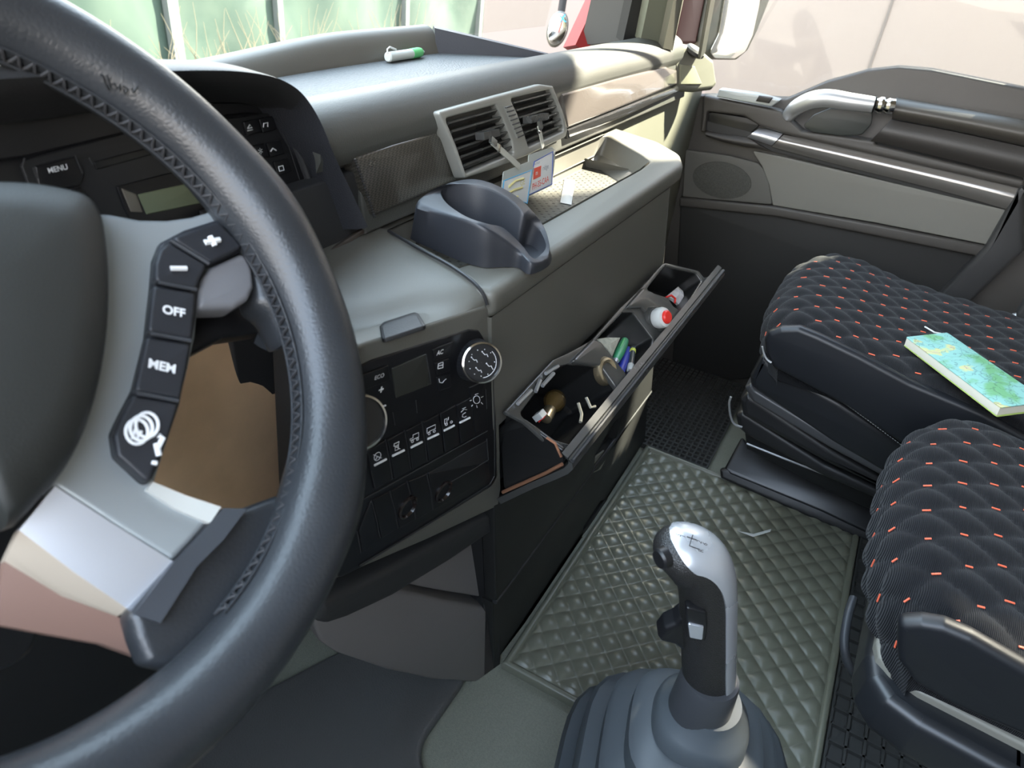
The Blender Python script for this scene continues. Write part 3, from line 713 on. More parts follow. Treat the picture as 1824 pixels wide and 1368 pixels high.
def crumple(name, pts, m, d, h=.006):
    q_ = [floor_pt(*p, d) for p in pts]; c = sum(q_, Vector())/len(q_)
    b = MB(); up_ = [p + wdir*h*random.uniform(.4, 1.3) for p in q_]
    b.grid([q_, up_], closed=True); b.add([c + wdir*h*1.4] + up_, [(0, i + 1, (i + 1) % len(q_) + 1) for i in range(len(q_))]); b.cap(q_[::-1]); return b.build(name, m, None, None, 15)
tag(crumple('crumpled_paper', [(1060, 606), (1078, 604), (1098, 606), (1094, 622), (1086, 638), (1076, 626), (1064, 616)], mat('grubby paper', (.42, .42, .34), .8, var=.5, vs=150), .012), 'crumpled printed paper left of the green marker', 'paper')
tag(crumple('crumpled_wrapper', [(1184, 530), (1206, 512), (1215, 520), (1212, 532), (1206, 545), (1196, 536)], mat('wrapper paper', (.55, .52, .5), .6, var=.4, vs=120), .03), 'pale crumpled wrapper in the right drawer bin', 'wrapper')
o = MB().tube([floor_pt(1186, 530, .022), floor_pt(1196, 526, .02), floor_pt(1203, 532, .02), floor_pt(1202, 540, .022)], .0018, 6).build('red_cord', M_redpl); tag(o, 'short red cord lying on the pale wrapper', 'cord')

# ================================================================== cup holder on the deck
cup = thing('cup_holder', 'dark blue grey cup holder standing at the tray left end', 'cup holder', (.60, .34, ZD))
PR = [((741, 362), (788, 345), 0.767, None), ((757, 345), (793, 334), 0.770, None), ((788, 329), (812, 328), 0.774, None), ((825, 318), (838, 329), 0.776, None),
      ((855, 318), (865, 334), 0.776, None), ((890, 330), (895, 347), 0.774, None), ((925, 350), (920, 365), 0.769, None), ((950, 374), (934, 384), 0.761, None),
      ((966, 395), (948, 394), 0.752, None), ((975, 415), (962, 412), 0.744, None), ((980, 440), (972, 440), 0.735, (983, 455)), ((976, 460), (955, 459), 0.732, (977, 474)),
      ((948, 468), (945, 456), 0.735, (944, 489)), ((925, 448), (928, 434), 0.740, (922, 477)), ((895, 424), (897, 405), 0.753, (893, 476)), ((860, 404), (868, 398), 0.763, (858, 476)),
      ((820, 388), (832, 386), 0.766, (812, 462)), ((775, 374), (800, 364), 0.765, (762, 440))]
Ok = [hz(*p[0], p[2]) for p in PR]; Ik = [hz(*p[1], p[2]) for p in PR]
Bk = [hz(*p[3], ZD + .001) if p[3] else Vector((o_.x, o_.y, ZD + .001)) for p, o_ in zip(PR, Ok)]
Bk[0] = hz(731, 425, ZD + .001)
def csm(P, n=5):
    N_ = len(P); out = []
    for i in range(N_):
        a, b_, c_, d = P[i - 1], P[i], P[(i + 1) % N_], P[(i + 2) % N_]
        for k in range(n):
            t = k/n; out.append(.5*((2*b_) + (c_ - a)*t + (2*a - 5*b_ + 4*c_ - d)*t*t + (3*b_ - a - 3*c_ + d)*t**3))
    return out
O, I, Bs = csm(Ok), csm(Ik), csm(Bk)
c1 = sum(I, Vector())/len(I)
Ot = [o_ + Vector((0, 0, -.004)) for o_ in O]; Oo = [o_*.93 + i_*.07 + Vector((0, 0, -.001)) for o_, i_ in zip(O, I)]
mid = [o_*.5 + b_*.5 for o_, b_ in zip(Ot, Bs)]
Of = [o_*.82 + i_*.18 for o_, i_ in zip(O, I)]; I0 = [o_*.06 + i_*.94 for o_, i_ in zip(O, I)]
I2 = [p + Vector((0, 0, -.003)) for p in I]
cf_ = Vector((c1.x, c1.y, 0))
Idn = [Vector((cf_.x + (p.x - cf_.x)*.90, cf_.y + (p.y - cf_.y)*.88, ZD + .005)) for p in I]
b = MB(); b.grid([Bs, mid, Ot, Oo, Of, I0, I2, Idn], closed=True); b.cap(Bs[::-1]); b.cap(Idn); b.build('holder_body', M_cup, cup, None, 42)
for (a, b_, z) in ((842, 372, .745), (912, 388, .745)):
    q_ = hz(a, b_, z); d = (c1 - q_); d.z = 0; d.normalize()
    MB().box(q_ + Z*-.004, d.cross(Z), Z, d, .007, .026, .012).build('spring_grip', M_panel, cup)

# ================================================================== vent
vent = thing('air_vent', 'twin silver framed centre air vent in the dashboard', 'air vent', (.75, .42, .75))
V = Fr((0, TY - .006, .785), X, (0, -1, .22))
fo = [(778, 199), (880, 171), (960, 150), (983, 153), (1000, 195), (1009, 232), (1006, 244), (940, 276), (880, 300), (826, 318), (806, 262)]
h1 = [(791, 211), (881, 187), (896, 215), (910, 250), (914, 273), (828, 309), (812, 262)]
h2 = [(907, 176), (978, 159), (990, 185), (1000, 215), (1003, 233), (940, 262), (930, 232), (920, 203)]
slab('frame', V, fo, .016, M_vent, vent, bev=.0025, r=.004, holes=[h1, h2], hr=.003, w=.010, wpx=.008)
slab('cavity', V, [(780, 203), (980, 152), (1004, 240), (828, 314)], .002, M_panel, vent, w=-.006, bev=.0005)
def lerp(a, b_, t): return (a[0] + (b_[0] - a[0])*t, a[1] + (b_[1] - a[1])*t)
for (tl, tr, bl_, br, n) in (((791, 211), (881, 187), (828, 309), (914, 273), 6), ((907, 176), (978, 159), (940, 262), (1003, 233), 6)):
    for i in range(n):
        t = (i + .8)/(n + .55)
        # bow of the left and right borders
        bow = 5*math.sin(PI*t)
        a, c = lerp(tl, bl_, t), lerp(tr, br, t); a = (a[0] + 0*bow, a[1]); c = (c[0] + bow*.6, c[1])
        pa, pc = V.pt(*V.uv(a[0], a[1], .004), .004), V.pt(*V.uv(c[0], c[1], .004), .004)
        d = (pc - pa).normalized(); nn = (V.n*.8 + V.v*.6).normalized(); b = MB()
        rows = [[pa + nn*x_*.010 + d.cross(nn)*y_*.0014 for x_, y_ in ((-.5, -1), (.4, -1), (.5, 0), (.4, 1), (-.5, 1))], [pc + nn*x_*.010 + d.cross(nn)*y_*.0014 for x_, y_ in ((-.5, -1), (.4, -1), (.5, 0), (.4, 1), (-.5, 1))]]
        b.grid(rows, closed=True); b.cap(rows[0]); b.cap(rows[1]); b.build('slat', M_drw, vent)
slab('thumb_wheel', V, [(899, 190), (910, 188), (932, 240), (922, 246)], .008, M_vent, vent, bev=.003, w=.014, wpx=.012)
b = MB()
for t in rng(0, 1, 8):
    a, c = lerp((899, 192), (922, 245), t), lerp((911, 189), (933, 240), t); b.tube([V.pt(*V.uv(*a, .014), .015), V.pt(*V.uv(*c, .014), .015)], .0009, 5)
b.build('wheel_ribs', M_hoodk, vent)
for a, c in (((852, 243), (880, 236)), ((936, 214), (968, 207))):
    pa, pc = V.pt(*V.uv(*a, .012), .014), V.pt(*V.uv(*c, .012), .014)
    MB().box((pa + pc)/2, (pc - pa).normalized(), V.v, V.n, (pc - pa).length, .008, .012).build('vane_tab', M_drw, vent)
# ================================================================== badge cards hanging from the vent
def card(label, clip0, tip, corners, frame_pts, border, parts):
    K = Fr(V.pt(*V.uv(*tip), .016), X, (0, -1, .12))
    t = thing('badge_card', label, 'card', tuple(K.o), 'cards clipped to the vent')
    slab('sleeve', K, corners, .0012, M_film_s, t, bev=.0003, r=.003)
    slab('card', K, frame_pts, .0006, M_card, t, bev=.0001, w=.0004, wpx=0)
    B_ = frame_pts
    strokes('border', K, [B_ + [B_[0]]], .0006, border, t, w=.0008)
    for f in parts: f(K, t)
    a = V.pt(*V.uv(*clip0, .02), .022); c = K.pt(*K.uv(*tip), .002)
    b = MB(); d = (c - a); n = Vector((0, -1, .3)).normalized(); s = d.normalized().cross(n)
    b.box((a*.5 + c*.5), d.normalized(), s, n, d.length, .008, .0012); b.build('strap', M_strap, t)
    b = MB(); e0 = a + s*.0; b.box(e0 + V.n*.002, d.normalized(), s, n, .014, .007, .004); b.tube([e0 + d*.25 - s*.004, e0 + d*.25 + s*.004], .0022, 8); b.build('clip', M_chrome, t)
    return t
M_film_s = mat('milky clear sleeve', (.42, .44, .40), .15, coat=.5)
M_strap = mat('clear vinyl strap', (.55, .55, .48), .1, coat=1)
def p_left(K, t):
    text('print', 'GE', K, (931, 325), .008, M_yelpr, t, dirpx=(940, 321), w=.0009)
    strokes('yellow_print', K, [[(906, 333), (918, 322), (932, 318)], [(904, 345), (916, 338), (930, 334)], [(910, 356), (922, 350)]], .0016, M_yelpr, t, w=.0008)
def p_right(K, t):
    slab('red_mark', K, [(950, 300), (963, 295), (962, 314), (949, 320)], .0004, M_redpr, t, bev=.0001, w=.001, wpx=0)
    text('mark_letter', 'm', K, (956, 308), .006, M_card, t, dirpx=(966, 304), w=.0013, bold=.02)
    text('script', 'ridge', K, (972, 298), .0065, mat('grey print', (.25, .27, .3), .5), t, dirpx=(982, 294), w=.001)
    text('top_line', 'AUTOLIV', K, (957, 291), .0028, mat('grey print', (.25, .27, .3), .5), t, dirpx=(970, 286), w=.001)
    text('plate_number', 'PH-35-CAA', K, (963, 326), .0085, M_redpr, t, dirpx=(982, 316), w=.001, sx=.86, bold=.006)
card('left hanging card with a blue border and yellow print', (873, 252), (923, 297), [(897, 306), (944, 287), (952, 300), (940, 362), (893, 345)], [(898, 322), (947, 303), (939, 362), (895, 346)], M_cyan, [p_left])
card('right hanging card printed PH-35-CAA in red', (957, 222), (965, 262), [(942, 276), (984, 262), (990, 268), (984, 330), (938, 352)], [(952, 288), (985, 270), (983, 328), (940, 348)], mat('dark blue print', (.04, .08, .35), .5), [p_right])
# sachet on the tray liner
SA_ = Fr((0, 0, ZD - .0405), X, Z)
sc = thing('sugar_sachet', 'white paper sachet lying on the dimpled tray', 'sachet', tuple(hz(1010, 342, ZD - .04)))
rows = []
for i in range(9):
    t = i/8; a = Vector(hz(1007 + 10*t*0 + (1010 - 1007)*t + 0, 320, .68)); L0 = hz(1006 - 8*t, 318 + 42*t, .6815); R0 = hz(1024 - 6*t, 322 + 42*t, .6815)
    rows.append([L0*(1 - s) + R0*s + Vector((0, 0, .004*math.sin(PI*s)*math.sin(PI*t)**.5)) for s in rng(0, 1, 7)])
solid(rows, (0, 0, -.0008)).build('paper', mat('sachet paper', (.72, .72, .68), .5), sc)
SB = Fr((0, 0, .687), X, Z)
text('print', 'ty', SB, (1012, 340), .010, mat('grey ink', (.3, .33, .33), .6), sc, dirpx=(1008, 352), w=0)
# pen on the dash shelf
A, B_ = hz(690, 102, .8535), hz(756, 92, .8535)
pen = thing('ballpoint_pen', 'white ballpoint pen with a green grip on the dash shelf', 'pen', tuple(A))
rod('barrel', A, B_, [(0, .0045), (.02, .0058), (.62, .0058)], mat('white grey barrel', (.5, .53, .5), .4), pen)
rod('grip', A, B_, [(.62, .0062), (.8, .0064), (.88, .0055)], M_gpen, pen)
rod('tip', A, B_, [(.88, .004), (.97, .0018), (1, .0006)], M_wpl, pen)
q_ = A + Z*.006; e = (B_ - A)
MB().tube([A + Z*.004, A + e*.0 + Z*.009, A + e*.06 + Z*.011, A + e*.22 + Z*.0072], .0011, 6).build('clip', M_wpl, pen)
# ================================================================== instrument cluster and hood
clu = thing('instrument_cluster', 'black hooded instrument cluster with radio behind the steering wheel', 'instrument cluster', (.2, .47, .72))
CF = Fr(hy(594, 411, .455), X, (0, -1, .18))
o_px = [(-330, 175), (-120, 142), (60, 130), (200, 125), (300, 121), (360, 120), (420, 122), (470, 129), (505, 140), (535, 160), (558, 190), (576, 225), (596, 275), (622, 330), (656, 402)]
i_px = [(-330, 265), (-120, 238), (60, 215), (200, 196), (300, 187), (360, 183), (420, 182), (462, 186), (485, 196), (505, 214), (520, 238), (534, 265), (552, 308), (572, 352), (599, 411)]
OY = smooth([hy(a, b_, .412) for a, b_ in o_px], 5)
IY = smooth([hit(a, b_, CF.o + CF.n*.012, CF.n) for a, b_ in i_px], 5)
rows = [[p + Vector((0, .2, -.035)) for p in OY], [p + Vector((0, .03, .0)) for p in OY], [p + Vector((0, .004, -.001)) for p in OY]]
MBh = MB()
for t_ in (.06, .2, .45, .7, .9, 1):
    rows.append([p*(1 - t_) + q_*t_ + Vector((0, -.006*math.sin(PI*min(1, t_*1.6)), 0)) for p, q_ in zip(OY, IY)])
rows.append([q_ - CF.n*.02 for q_ in IY])
k_ = 9*5
MB().grid([r_[:k_ + 1] for r_ in rows]).build('hood', M_hoodk, clu, None, 60)
MB().grid([r_[k_:] for r_ in rows]).build('hood_side', M_hood, clu, None, 60)
slab('cluster_face', CF, [(-340, 250), (300, 184), (465, 183), (510, 215), (603, 414), (603, 470), (420, 640), (-340, 800)], .02, M_black, clu, bev=.001, r=.0)
slab('raised_fascia', CF, [(-120, 300), (44, 276), (300, 216), (440, 200), (478, 203), (500, 218), (572, 385), (560, 400), (300, 560), (-100, 620)], .012, M_panel, clu, bev=.003, r=.008, w=.004, wpx=0)
def cf(name, poly, m, w=.008, t=.004, bev=.0008, r=.001, parent=clu): return slab(name, CF, poly, t, m, parent, bev=bev, r=r, w=w, wpx=.006)
bz = cf('radio_bezel', [(38, 295), (48, 284), (230, 236), (490, 178+22), (520, 240), (545, 300), (560, 400), (360, 470), (100, 480), (52, 330)], M_black, w=.006)
bt = cf('menu_button', [(60, 296), (133, 278), (148, 310), (140, 330), (70, 345)], M_panel)
text('menu_text', 'MENU', CF, (103, 301), .0035, M_white, bt, dirpx=(130, 295), w=.0086, bold=.01)
cf('lower_button', [(70, 350), (142, 333), (160, 362), (150, 380), (80, 400)], M_panel)
cf('disc_slot', [(165, 288), (330, 246), (334, 258), (170, 302)], M_bin, w=.0075)
cf('display_bezel', [(205, 332), (380, 288), (420, 372), (240, 420)], M_panel, w=.0078)
cf('display', [(242, 346), (360, 320), (372, 358), (258, 382)], M_lcd, w=.0084)
cf('display_side', [(212, 334), (240, 346), (252, 378), (230, 377)], mat('beige lcd frame', (.13, .115, .09), .5), w=.0084)
for px_, py_, s in ((445, 228, 'eject'), (473, 223, 'note'), (457, 272, 'star'), (487, 266, 'up'), (500, 299, 'square')):
    b_ = cf('radio_button', [(px_ - 15, py_ - 11), (px_ + 10, py_ - 17), (px_ + 18, py_ + 7), (px_ - 8, py_ + 14)], M_panel, w=.0085)
    if s == 'eject': strokes('icon', CF, [[(441, 229), (445, 222), (449, 227), (441, 229)], [(441, 233), (450, 231)]], .0005, M_white, b_, w=.0088)
    if s == 'note': strokes('icon', CF, [[(469, 227), (470, 220), (477, 218), (477, 226)]], .0005, M_white, b_, w=.0088)
    if s == 'star': text('icon', '*', CF, (465, 274), .008, M_white, b_, w=.0088)
    if s == 'up': strokes('icon', CF, [[(482, 270), (486, 264), (492, 268)]], .0006, M_white, b_, w=.0088)
    if s == 'square': strokes('icon', CF, [[(496, 297), (504, 295), (506, 303), (498, 305), (496, 297)]], .0005, M_white, b_, w=.0088)
for L_ in ([(489, 206), (517, 268), (542, 345)], [(134, 277), (147, 309)], [(159, 281), (166, 294)], [(59, 299), (66, 318)], [(44, 282), (40, 296), (48, 315)]): strokes('trim_line', CF, [L_], .0005, M_hoodk, clu, w=.0085)
kc = CF.uv(543, 376); rr = .013
MB().lathe(CF.pt(kc[0], kc[1], .006), CF.n, [(rr*1.0, 0), (rr, .012), (rr*.9, .014), (rr*.6, .012)], 32).build('radio_knob', M_panel, clu)
MB().lathe(CF.pt(kc[0], kc[1], .018), CF.n, [(rr*1.02, 0), (rr*1.02, .0015), (rr*.93, .0015), (rr*.93, 0)], 32).build('knob_ring', M_chrome, clu)
# inner right edge of the cluster: three raised lines
for dx_, m_ in ((0, M_hoodk),):
    b = MB()
    P = [CF.pt(*CF.uv(*p, .01), .011) for p in ((492, 205), (520, 250), (545, 312), (580, 408))]
    b.tube(smooth(P, 5), .0035, 8); b.build('inner_frame', m_, clu)
cs = Fr(hy(625, 425, .43), X, (0, -1, .4))
slab('cluster_sill', cs, [(600, 438), (648, 406), (655, 404), (652, 414), (604, 448), (560, 478), (556, 468)], .012, mat('sill trim', (.05, .04, .032), .3, coat=.4), clu, bev=.002)

# ================================================================== driver side console top and control panel
CPn = Vector((-.14, -1, -.02)); CP = Fr((.514, .275, .706), X, CPn)
cons = thing('driver_console', 'rounded grey centre console body left of the cup holder', 'console', (.45, .35, 0))
fr_ = smooth([hit(a, b_, CP.o, CP.n) for a, b_ in ((540, 648), (600, 628), (660, 606), (760, 577), (868, 542))], 6)
md0 = smooth([hz(a, b_, .716) for a, b_ in ((530, 625), (600, 600), (665, 582), (760, 553), (866, 524))], 6)
md = smooth([hz(a, b_, .724) for a, b_ in ((520, 575), (600, 545), (680, 528), (770, 505), (846, 497))], 6)
md2 = smooth([hz(a, b_, .727) for a, b_ in ((520, 532), (600, 500), (670, 480), (735, 465), (782, 457))], 6)
bk = smooth([hz(a, b_, .727) for a, b_ in ((520, 476), (600, 442), (632, 428), (660, 416), (690, 410))], 6)
bk2 = [p + Vector((0, .05, 0)) for p in bk]
def rowsm(R_, n=4):
    cols = list(zip(*R_)); cols = [smooth(list(c_), n) for c_ in cols]; return list(zip(*cols))
rows = [list(r_) for r_ in rowsm([fr_, md0, md, md2, bk, bk2], 4)]
solid(rows, (0, 0, -.015)).build('top_cover', M_dash, cons)
# seam bead along the right border of this cover
b = MB(); b.tube(smooth([hz(a, b_, z + .0035) for a, b_, z in ((692, 411, .727), (745, 442, .727), (800, 472, .726), (840, 500, .722), (860, 522, .716), (868, 543, .706))], 5), .0016, 8); b.build('seam', M_black, cons)
TP = Fr((0, 0, .7275), X, (.0, -.35, 1))
_A, _B, _C = hz(680, 574, .7205), hz(745, 554, .7205), hit(680, 603, CP.o, CP.n)
TPp = Fr(_A, _B - _A, ((_B - _A).cross(_A - _C)) * (1 if (_B - _A).cross(_A - _C).z > 0 else -1)).off(.0035)
lid = slab('lid_border', TPp, [(680, 604), (676, 580), (682, 573), (738, 555), (746, 558), (759, 579)], .004, M_panel, cons, bev=.001, r=.003, w=.0005)
slab('lid', TPp, [(684, 603), (680, 582), (685, 576), (736, 559), (743, 562), (754, 580)], .004, M_hoodk, lid, bev=.001, r=.002, w=.0014)
# body behind panel
slab('console_body', CP, [(604, 656), (868, 548), (890, 700), (893, 925), (600, 1060)], .06, M_blk2, cons, bev=.004, w=-.02, wpx=0)
pan = thing('control_panel', 'black climate and switch panel right of the steering wheel rim', 'control panel', (.45, .29, .45))
slab('bezel', CP, [(596, 632), (600, 631), (655, 610), (760, 580), (866, 545), (872, 550), (889, 690), (893, 870), (888, 902), (760, 962), (607, 1028), (592, 1036)], .022, M_dash, pan, bev=.003, r=.004, w=.002)
pnl = slab('panel', CP, [(604, 668), (662, 640), (835, 586), (852, 588), (863, 606), (881, 670), (884, 848), (874, 866), (640, 1010), (600, 1030)], .006, M_panel, pan, bev=.0015, r=.008, w=.0035, wpx=.002)
strokes('panel_edge', CP, [[(878, 668), (881, 760), (881, 848), (872, 863), (760, 935), (640, 1008)]], .0007, M_hoodk, pan, w=.0042)
def cp(name, poly, m, w=.0055, t=.004, bev=.0007, r=.0008, parent=pan): return slab(name, CP, poly, t, m, parent, bev=bev, r=r, w=w, wpx=.004)
cp('display', [(698, 656), (758, 630), (768, 684), (705, 709)], M_lcd2, w=.0048)
strokes('display_edge', CP, [[(759, 632), (768, 682)]], .0007, M_hoodk, pan, w=.0055)
ac = cp('ac_button', [(769, 622), (805, 608), (800, 634), (773, 642)], M_panel, w=.0052)
text('ac_text', 'AC', CP, (784, 628), .0045, M_white, ac, dirpx=(800, 623), w=.0058, bold=.02)
rc = cp('recirculation_button', [(773, 646), (798, 638), (800, 660), (777, 668)], M_panel, w=.0052)
strokes('icon', CP, [[(780, 657), (781, 648), (789, 645), (789, 655), (780, 657)], [(780, 652), (789, 650)]], .0003, M_white, rc, w=.0056)
mx_ = cp('mode_button', [(777, 672), (800, 664), (803, 688), (781, 696)], M_panel, w=.0052)
strokes('icon', CP, [[(782, 675), (783, 681), (788, 682), (792, 677), (795, 675)]], .0003, M_white, mx_, w=.0056)
ec = cp('eco_button', [(640, 668), (690, 650), (694, 676), (644, 696)], M_panel, w=.0052)
text('eco_text', 'ECO', CP, (676, 671), .0038, M_white, ec, dirpx=(690, 666), w=.0056)
text('plus_sign', '+', CP, (679, 695), .0075, M_white, pan, w=.0046, bold=.03, dirpx=(690, 691))
strokes('minus_sign', CP, [[(680, 725), (687, 722)]], .0008, M_white, pan, w=.0046)
# rotary knobs
def knob(c, top, rpx, name='rotary_knob', ring=True):
    k0 = CP.uv(*c, .004); base_ = CP.pt(k0[0], k0[1], .004); tc_ = hit(*top, CP.o + CP.n*.024, CP.n)
    ax = (tc_ - base_); h = ax.length; r_ = (hit(top[0], top[1] - rpx, CP.o + CP.n*.024, CP.n) - tc_).length
    o = MB().lathe(base_, ax, [(r_*1.12, 0), (r_*1.12, .003), (r_*1.0, h*.9), (r_*.97, h), (r_*.85, h - .001), (0.0005, h - .001)], 48, False).build(name, M_cup, pan)
    MB().lathe(base_, ax, [(r_*1.01, h*.9), (r_*1.02, h + .0015), (r_*.94, h + .002), (r_*.9, h)], 48, False).build('knob_ring', M_chrome, o)
    MB().lathe(base_, ax, [(r_*.9, h + .0002), (.0004, h + .0004)], 40, False).build('knob_face', M_panel, o)
    b = MB()
    for i in range(36):
        a = 2*PI*i/36; u_ = ax.normalized().orthogonal().normalized(); v_ = ax.normalized().cross(u_); d_ = u_*math.cos(a) + v_*math.sin(a)
        b.tube([base_ + ax*.15 + d_*r_*1.1, base_ + ax*.85 + d_*r_*1.0], .0005, 4)
    b.build('knurling', M_hoodk, o)
    return Fr(base_ + ax*1.01, X, ax), r_, o
KF, kr, ko = knob((842, 640), (858, 646), 29)
dots = MB()
for i in range(11):
    a = .4 + i*.55; c_ = KF.pt(kr*.66*math.cos(a), kr*.66*math.sin(a), .0003); dots.box(c_, KF.u, KF.v, KF.n, .0007, .0007, .0003)
for a in (.8, 2.4, 3.9, 5.4):
    c_ = Vector((kr*.42*math.cos(a), kr*.42*math.sin(a)))
    dots.tube([KF.pt(c_.x - .001, c_.y + .0025, .0003), KF.pt(c_.x, c_.y, .0003), KF.pt(c_.x + .002, c_.y - .0005, .0003), KF.pt(c_.x + .002, c_.y - .003, .0003)], .0003, 5)
    dots.box(KF.pt(c_.x - .0012, c_.y + .0035, .0003), KF.u, KF.v, KF.n, .001, .001, .0003)
dots.tube([KF.pt(kr*.75*math.cos(a), kr*.75*math.sin(a), .0003) for a in rng(-1.9, .4, 16)], .00025, 5)
dots.build('markings', M_white, ko)
knob((620, 745), (643, 752), 40)
# switch row with white bars
bars = [((667, 829), (688, 818)), ((699, 812), (720, 802)), ((732, 797), (752, 787)), ((762, 782), (781, 773)), ((791, 767), (809, 758)), ((819, 753), (837, 744))]
seps = [(659, 838), (694, 820), (727, 803), (757, 788), (786, 773), (815, 758), (842, 744)]
def sep_line(s, i, up_=38, dn=34):
    k1 = .22 - .02*i; return (s[0] - k1*up_, s[1] - up_), s, (s[0] + k1*.75*dn, s[1] + dn)
for i in range(6):
    A0, A1, A2 = sep_line(seps[i], i); B0_, B1_, B2_ = sep_line(seps[i + 1], i + 1)
    s1 = cp('rocker_switch', [(A0[0] + 1, A0[1] + 1), (B0_[0] - 1, B0_[1] + 1), (B1_[0] - 1, B1_[1] + 1), (B2_[0] - 1, B2_[1] - 2), (A2[0] + 1, A2[1] - 2), (A1[0] + 1, A1[1] + 1)], M_panel, w=.0058, bev=.001)
    p, q_ = bars[i]; strokes('indicator_bar', CP, [[p, q_]], .0011, M_white, s1, w=.0064)
    cx_, cy_ = (A0[0] + B0_[0] + A1[0] + B1_[0])/4, (A0[1] + B0_[1] + A1[1] + B1_[1])/4 + 3
    def I_(L): return [[(cx_ + x_*1.0, cy_ + y_ - .45*x_) for x_, y_ in l_] for l_ in L]
    C8 = [(6*math.cos(a), 7*math.sin(a)) for a in rng(0, 2*PI, 14)]; c3 = lambda dx, dy, r_=2: [(dx + r_*math.cos(a), dy + r_*math.sin(a)) for a in rng(0, 2*PI, 9)]
    art = [[C8, [(-7, -6), (7, 6)], [(-4, 5), (0, 0), (4, 4)]],
           [[(-5, -7), (4, -7), (3, -2), (-4, -2), (-5, -7)], [(-6, -4), (6, 7)], [(-3, 0), (3, 0), (3, 6), (-3, 6), (-3, 0)]],
           [[(-8, -1), (-3, -1), (-3, -6), (7, -6), (7, 2), (-8, 2), (-8, -1)], c3(-4, 5), c3(5, 5)],
           [[(-8, -5), (7, -5), (7, 2), (-2, 2), (-8, 4), (-8, -5)], c3(-4, 6), c3(5, 6)],
           [[(-6, -5), (-2, -5), (-2, 3), (-6, 3), (-6, -5)], c3(-3, 5), c3(6, 5), [(1, -6), (0, -1)]],
           [[(-3, -8), (3, -8)], [(-5, -3), (0, -6), (5, -3)], [(3, 1), (-2, 2), (-3, 6), (1, 9), (4, 8)]]][i]
    strokes('icon', CP, I_(art), .00028, M_white, s1, w=.0062)
# lamp symbol above the last bar
strokes('lamp_icon', CP, [[(849 + 6*math.cos(a), 712 + 7*math.sin(a)) for a in rng(0, 2*PI, 14)], [(846, 703), (852, 701)], [(840, 713), (837, 714)], [(857, 708), (861, 706)], [(849, 722), (850, 726)], [(842, 721), (840, 724)], [(857, 717), (860, 720)]], .0003, M_white, pan, w=.0062)
cp('rocker_switch', [(835, 690), (862, 678), (866, 730), (868, 760), (845, 770), (842, 744)], M_panel, w=.0052)
strokes('separators', CP, [[sep_line(seps[i], i)[0], seps[i], sep_line(seps[i], i)[2]] for i in (1, 2, 3)] + [[(661, 838), (668, 868)], [(741, 713), (743, 735)], [(700, 735), (704, 757)], [(865, 694), (867, 728)]], .00045, M_hoodk, pan, w=.0062)
# long groove, pocket and lower blanks
strokes('groove', CP, [[(640, 893), (690, 866), (868, 768)]], .0007, M_hoodk, pan, w=.0042)
cp('coin_pocket', [(762, 843), (866, 785), (870, 819), (795, 860), (772, 876)], M_black, w=.0046)
strokes('pocket_edge', CP, [[(867, 782), (870, 819), (845, 835), (818, 850), (795, 863)]], .0008, M_hoodk, pan, w=.0052)
for a0, a1, b0, b1 in (((636, 945), (643, 985), (661, 890), (677, 959)), ((661, 890), (677, 959), (694, 874), (709, 941)), ((694, 874), (709, 941), (725, 857), (741, 925)), ((725, 857), (741, 925), (760, 843), (771, 908)), ((760, 843), (771, 908), (870, 822), (874, 850))):
    cp('blank_switch', [(a0[0] + 2, a0[1]), (b0[0] - 1, b0[1] + 1), (b1[0] - 1, b1[1] - 1), (a1[0] + 2, a1[1] - 1)], M_panel, w=.0052, bev=.001)
strokes('separators', CP, [[(661, 890), (671, 926), (677, 959)], [(694, 874), (703, 907), (709, 941)], [(760, 843), (768, 880), (771, 908)], [(725, 857), (731, 880)], [(738, 905), (740, 925)], [(636, 945), (643, 985)]], .0005, M_hoodk, pan, w=.0058)
for c_ in ((725, 903), (789, 875)):
    k0 = CP.uv(*c_, .005); MB().lathe(CP.pt(k0[0], k0[1], .003), CP.n, [(.0125, 0), (.0125, .004), (.0105, .005), (.0095, .003), (.009, .0015), (.0005, .001)], 32).build('round_socket', mat('socket plastic', (.014, .01, .009), .2), pan)
# lower lip under the panel
slab('lower_lip', CP, [(575, 1077), (600, 1064), (760, 980), (893, 906), (893, 940), (800, 1004), (700, 1066), (620, 1104), (585, 1116), (566, 1112)], .05, M_blk2, cons, bev=.010, r=.012, w=-.004)
# knee panels below
KP = Fr(hz(840, 1212, .0), X, (-.35, -1, .0))
slab('knee_panel_upper', KP, [(600, 1010), (889, 900), (889, 1080), (866, 1074), (790, 1063), (700, 1046)], .03, mat('brown grey knee plastic', (.16, .142, .13), .5, bump=.3, scale=700), cons, bev=.004, w=-.012, wpx=0)
slab('knee_panel_lower', KP, [(556, 1105), (640, 1060), (712, 1052), (790, 1070), (866, 1084), (884, 1080), (884, 1194), (856, 1217), (770, 1212), (690, 1195), (600, 1165), (572, 1146)], .04, mat('brown grey knee plastic', (.085, .075, .07), .5), cons, bev=.006, r=.008, w=.0)
b = MB(); b.tube([KP.pt(*KP.uv(*p), .012) for p in ((864, 980), (872, 982), (878, 988))], .0015, 6); b.build('hook', M_alu, cons)
slab('side_post', KP, [(862, 1080), (889, 900), (893, 700), (899, 700), (892, 1188), (860, 1216)], .02, M_blk2, cons, bev=.003, w=.0)

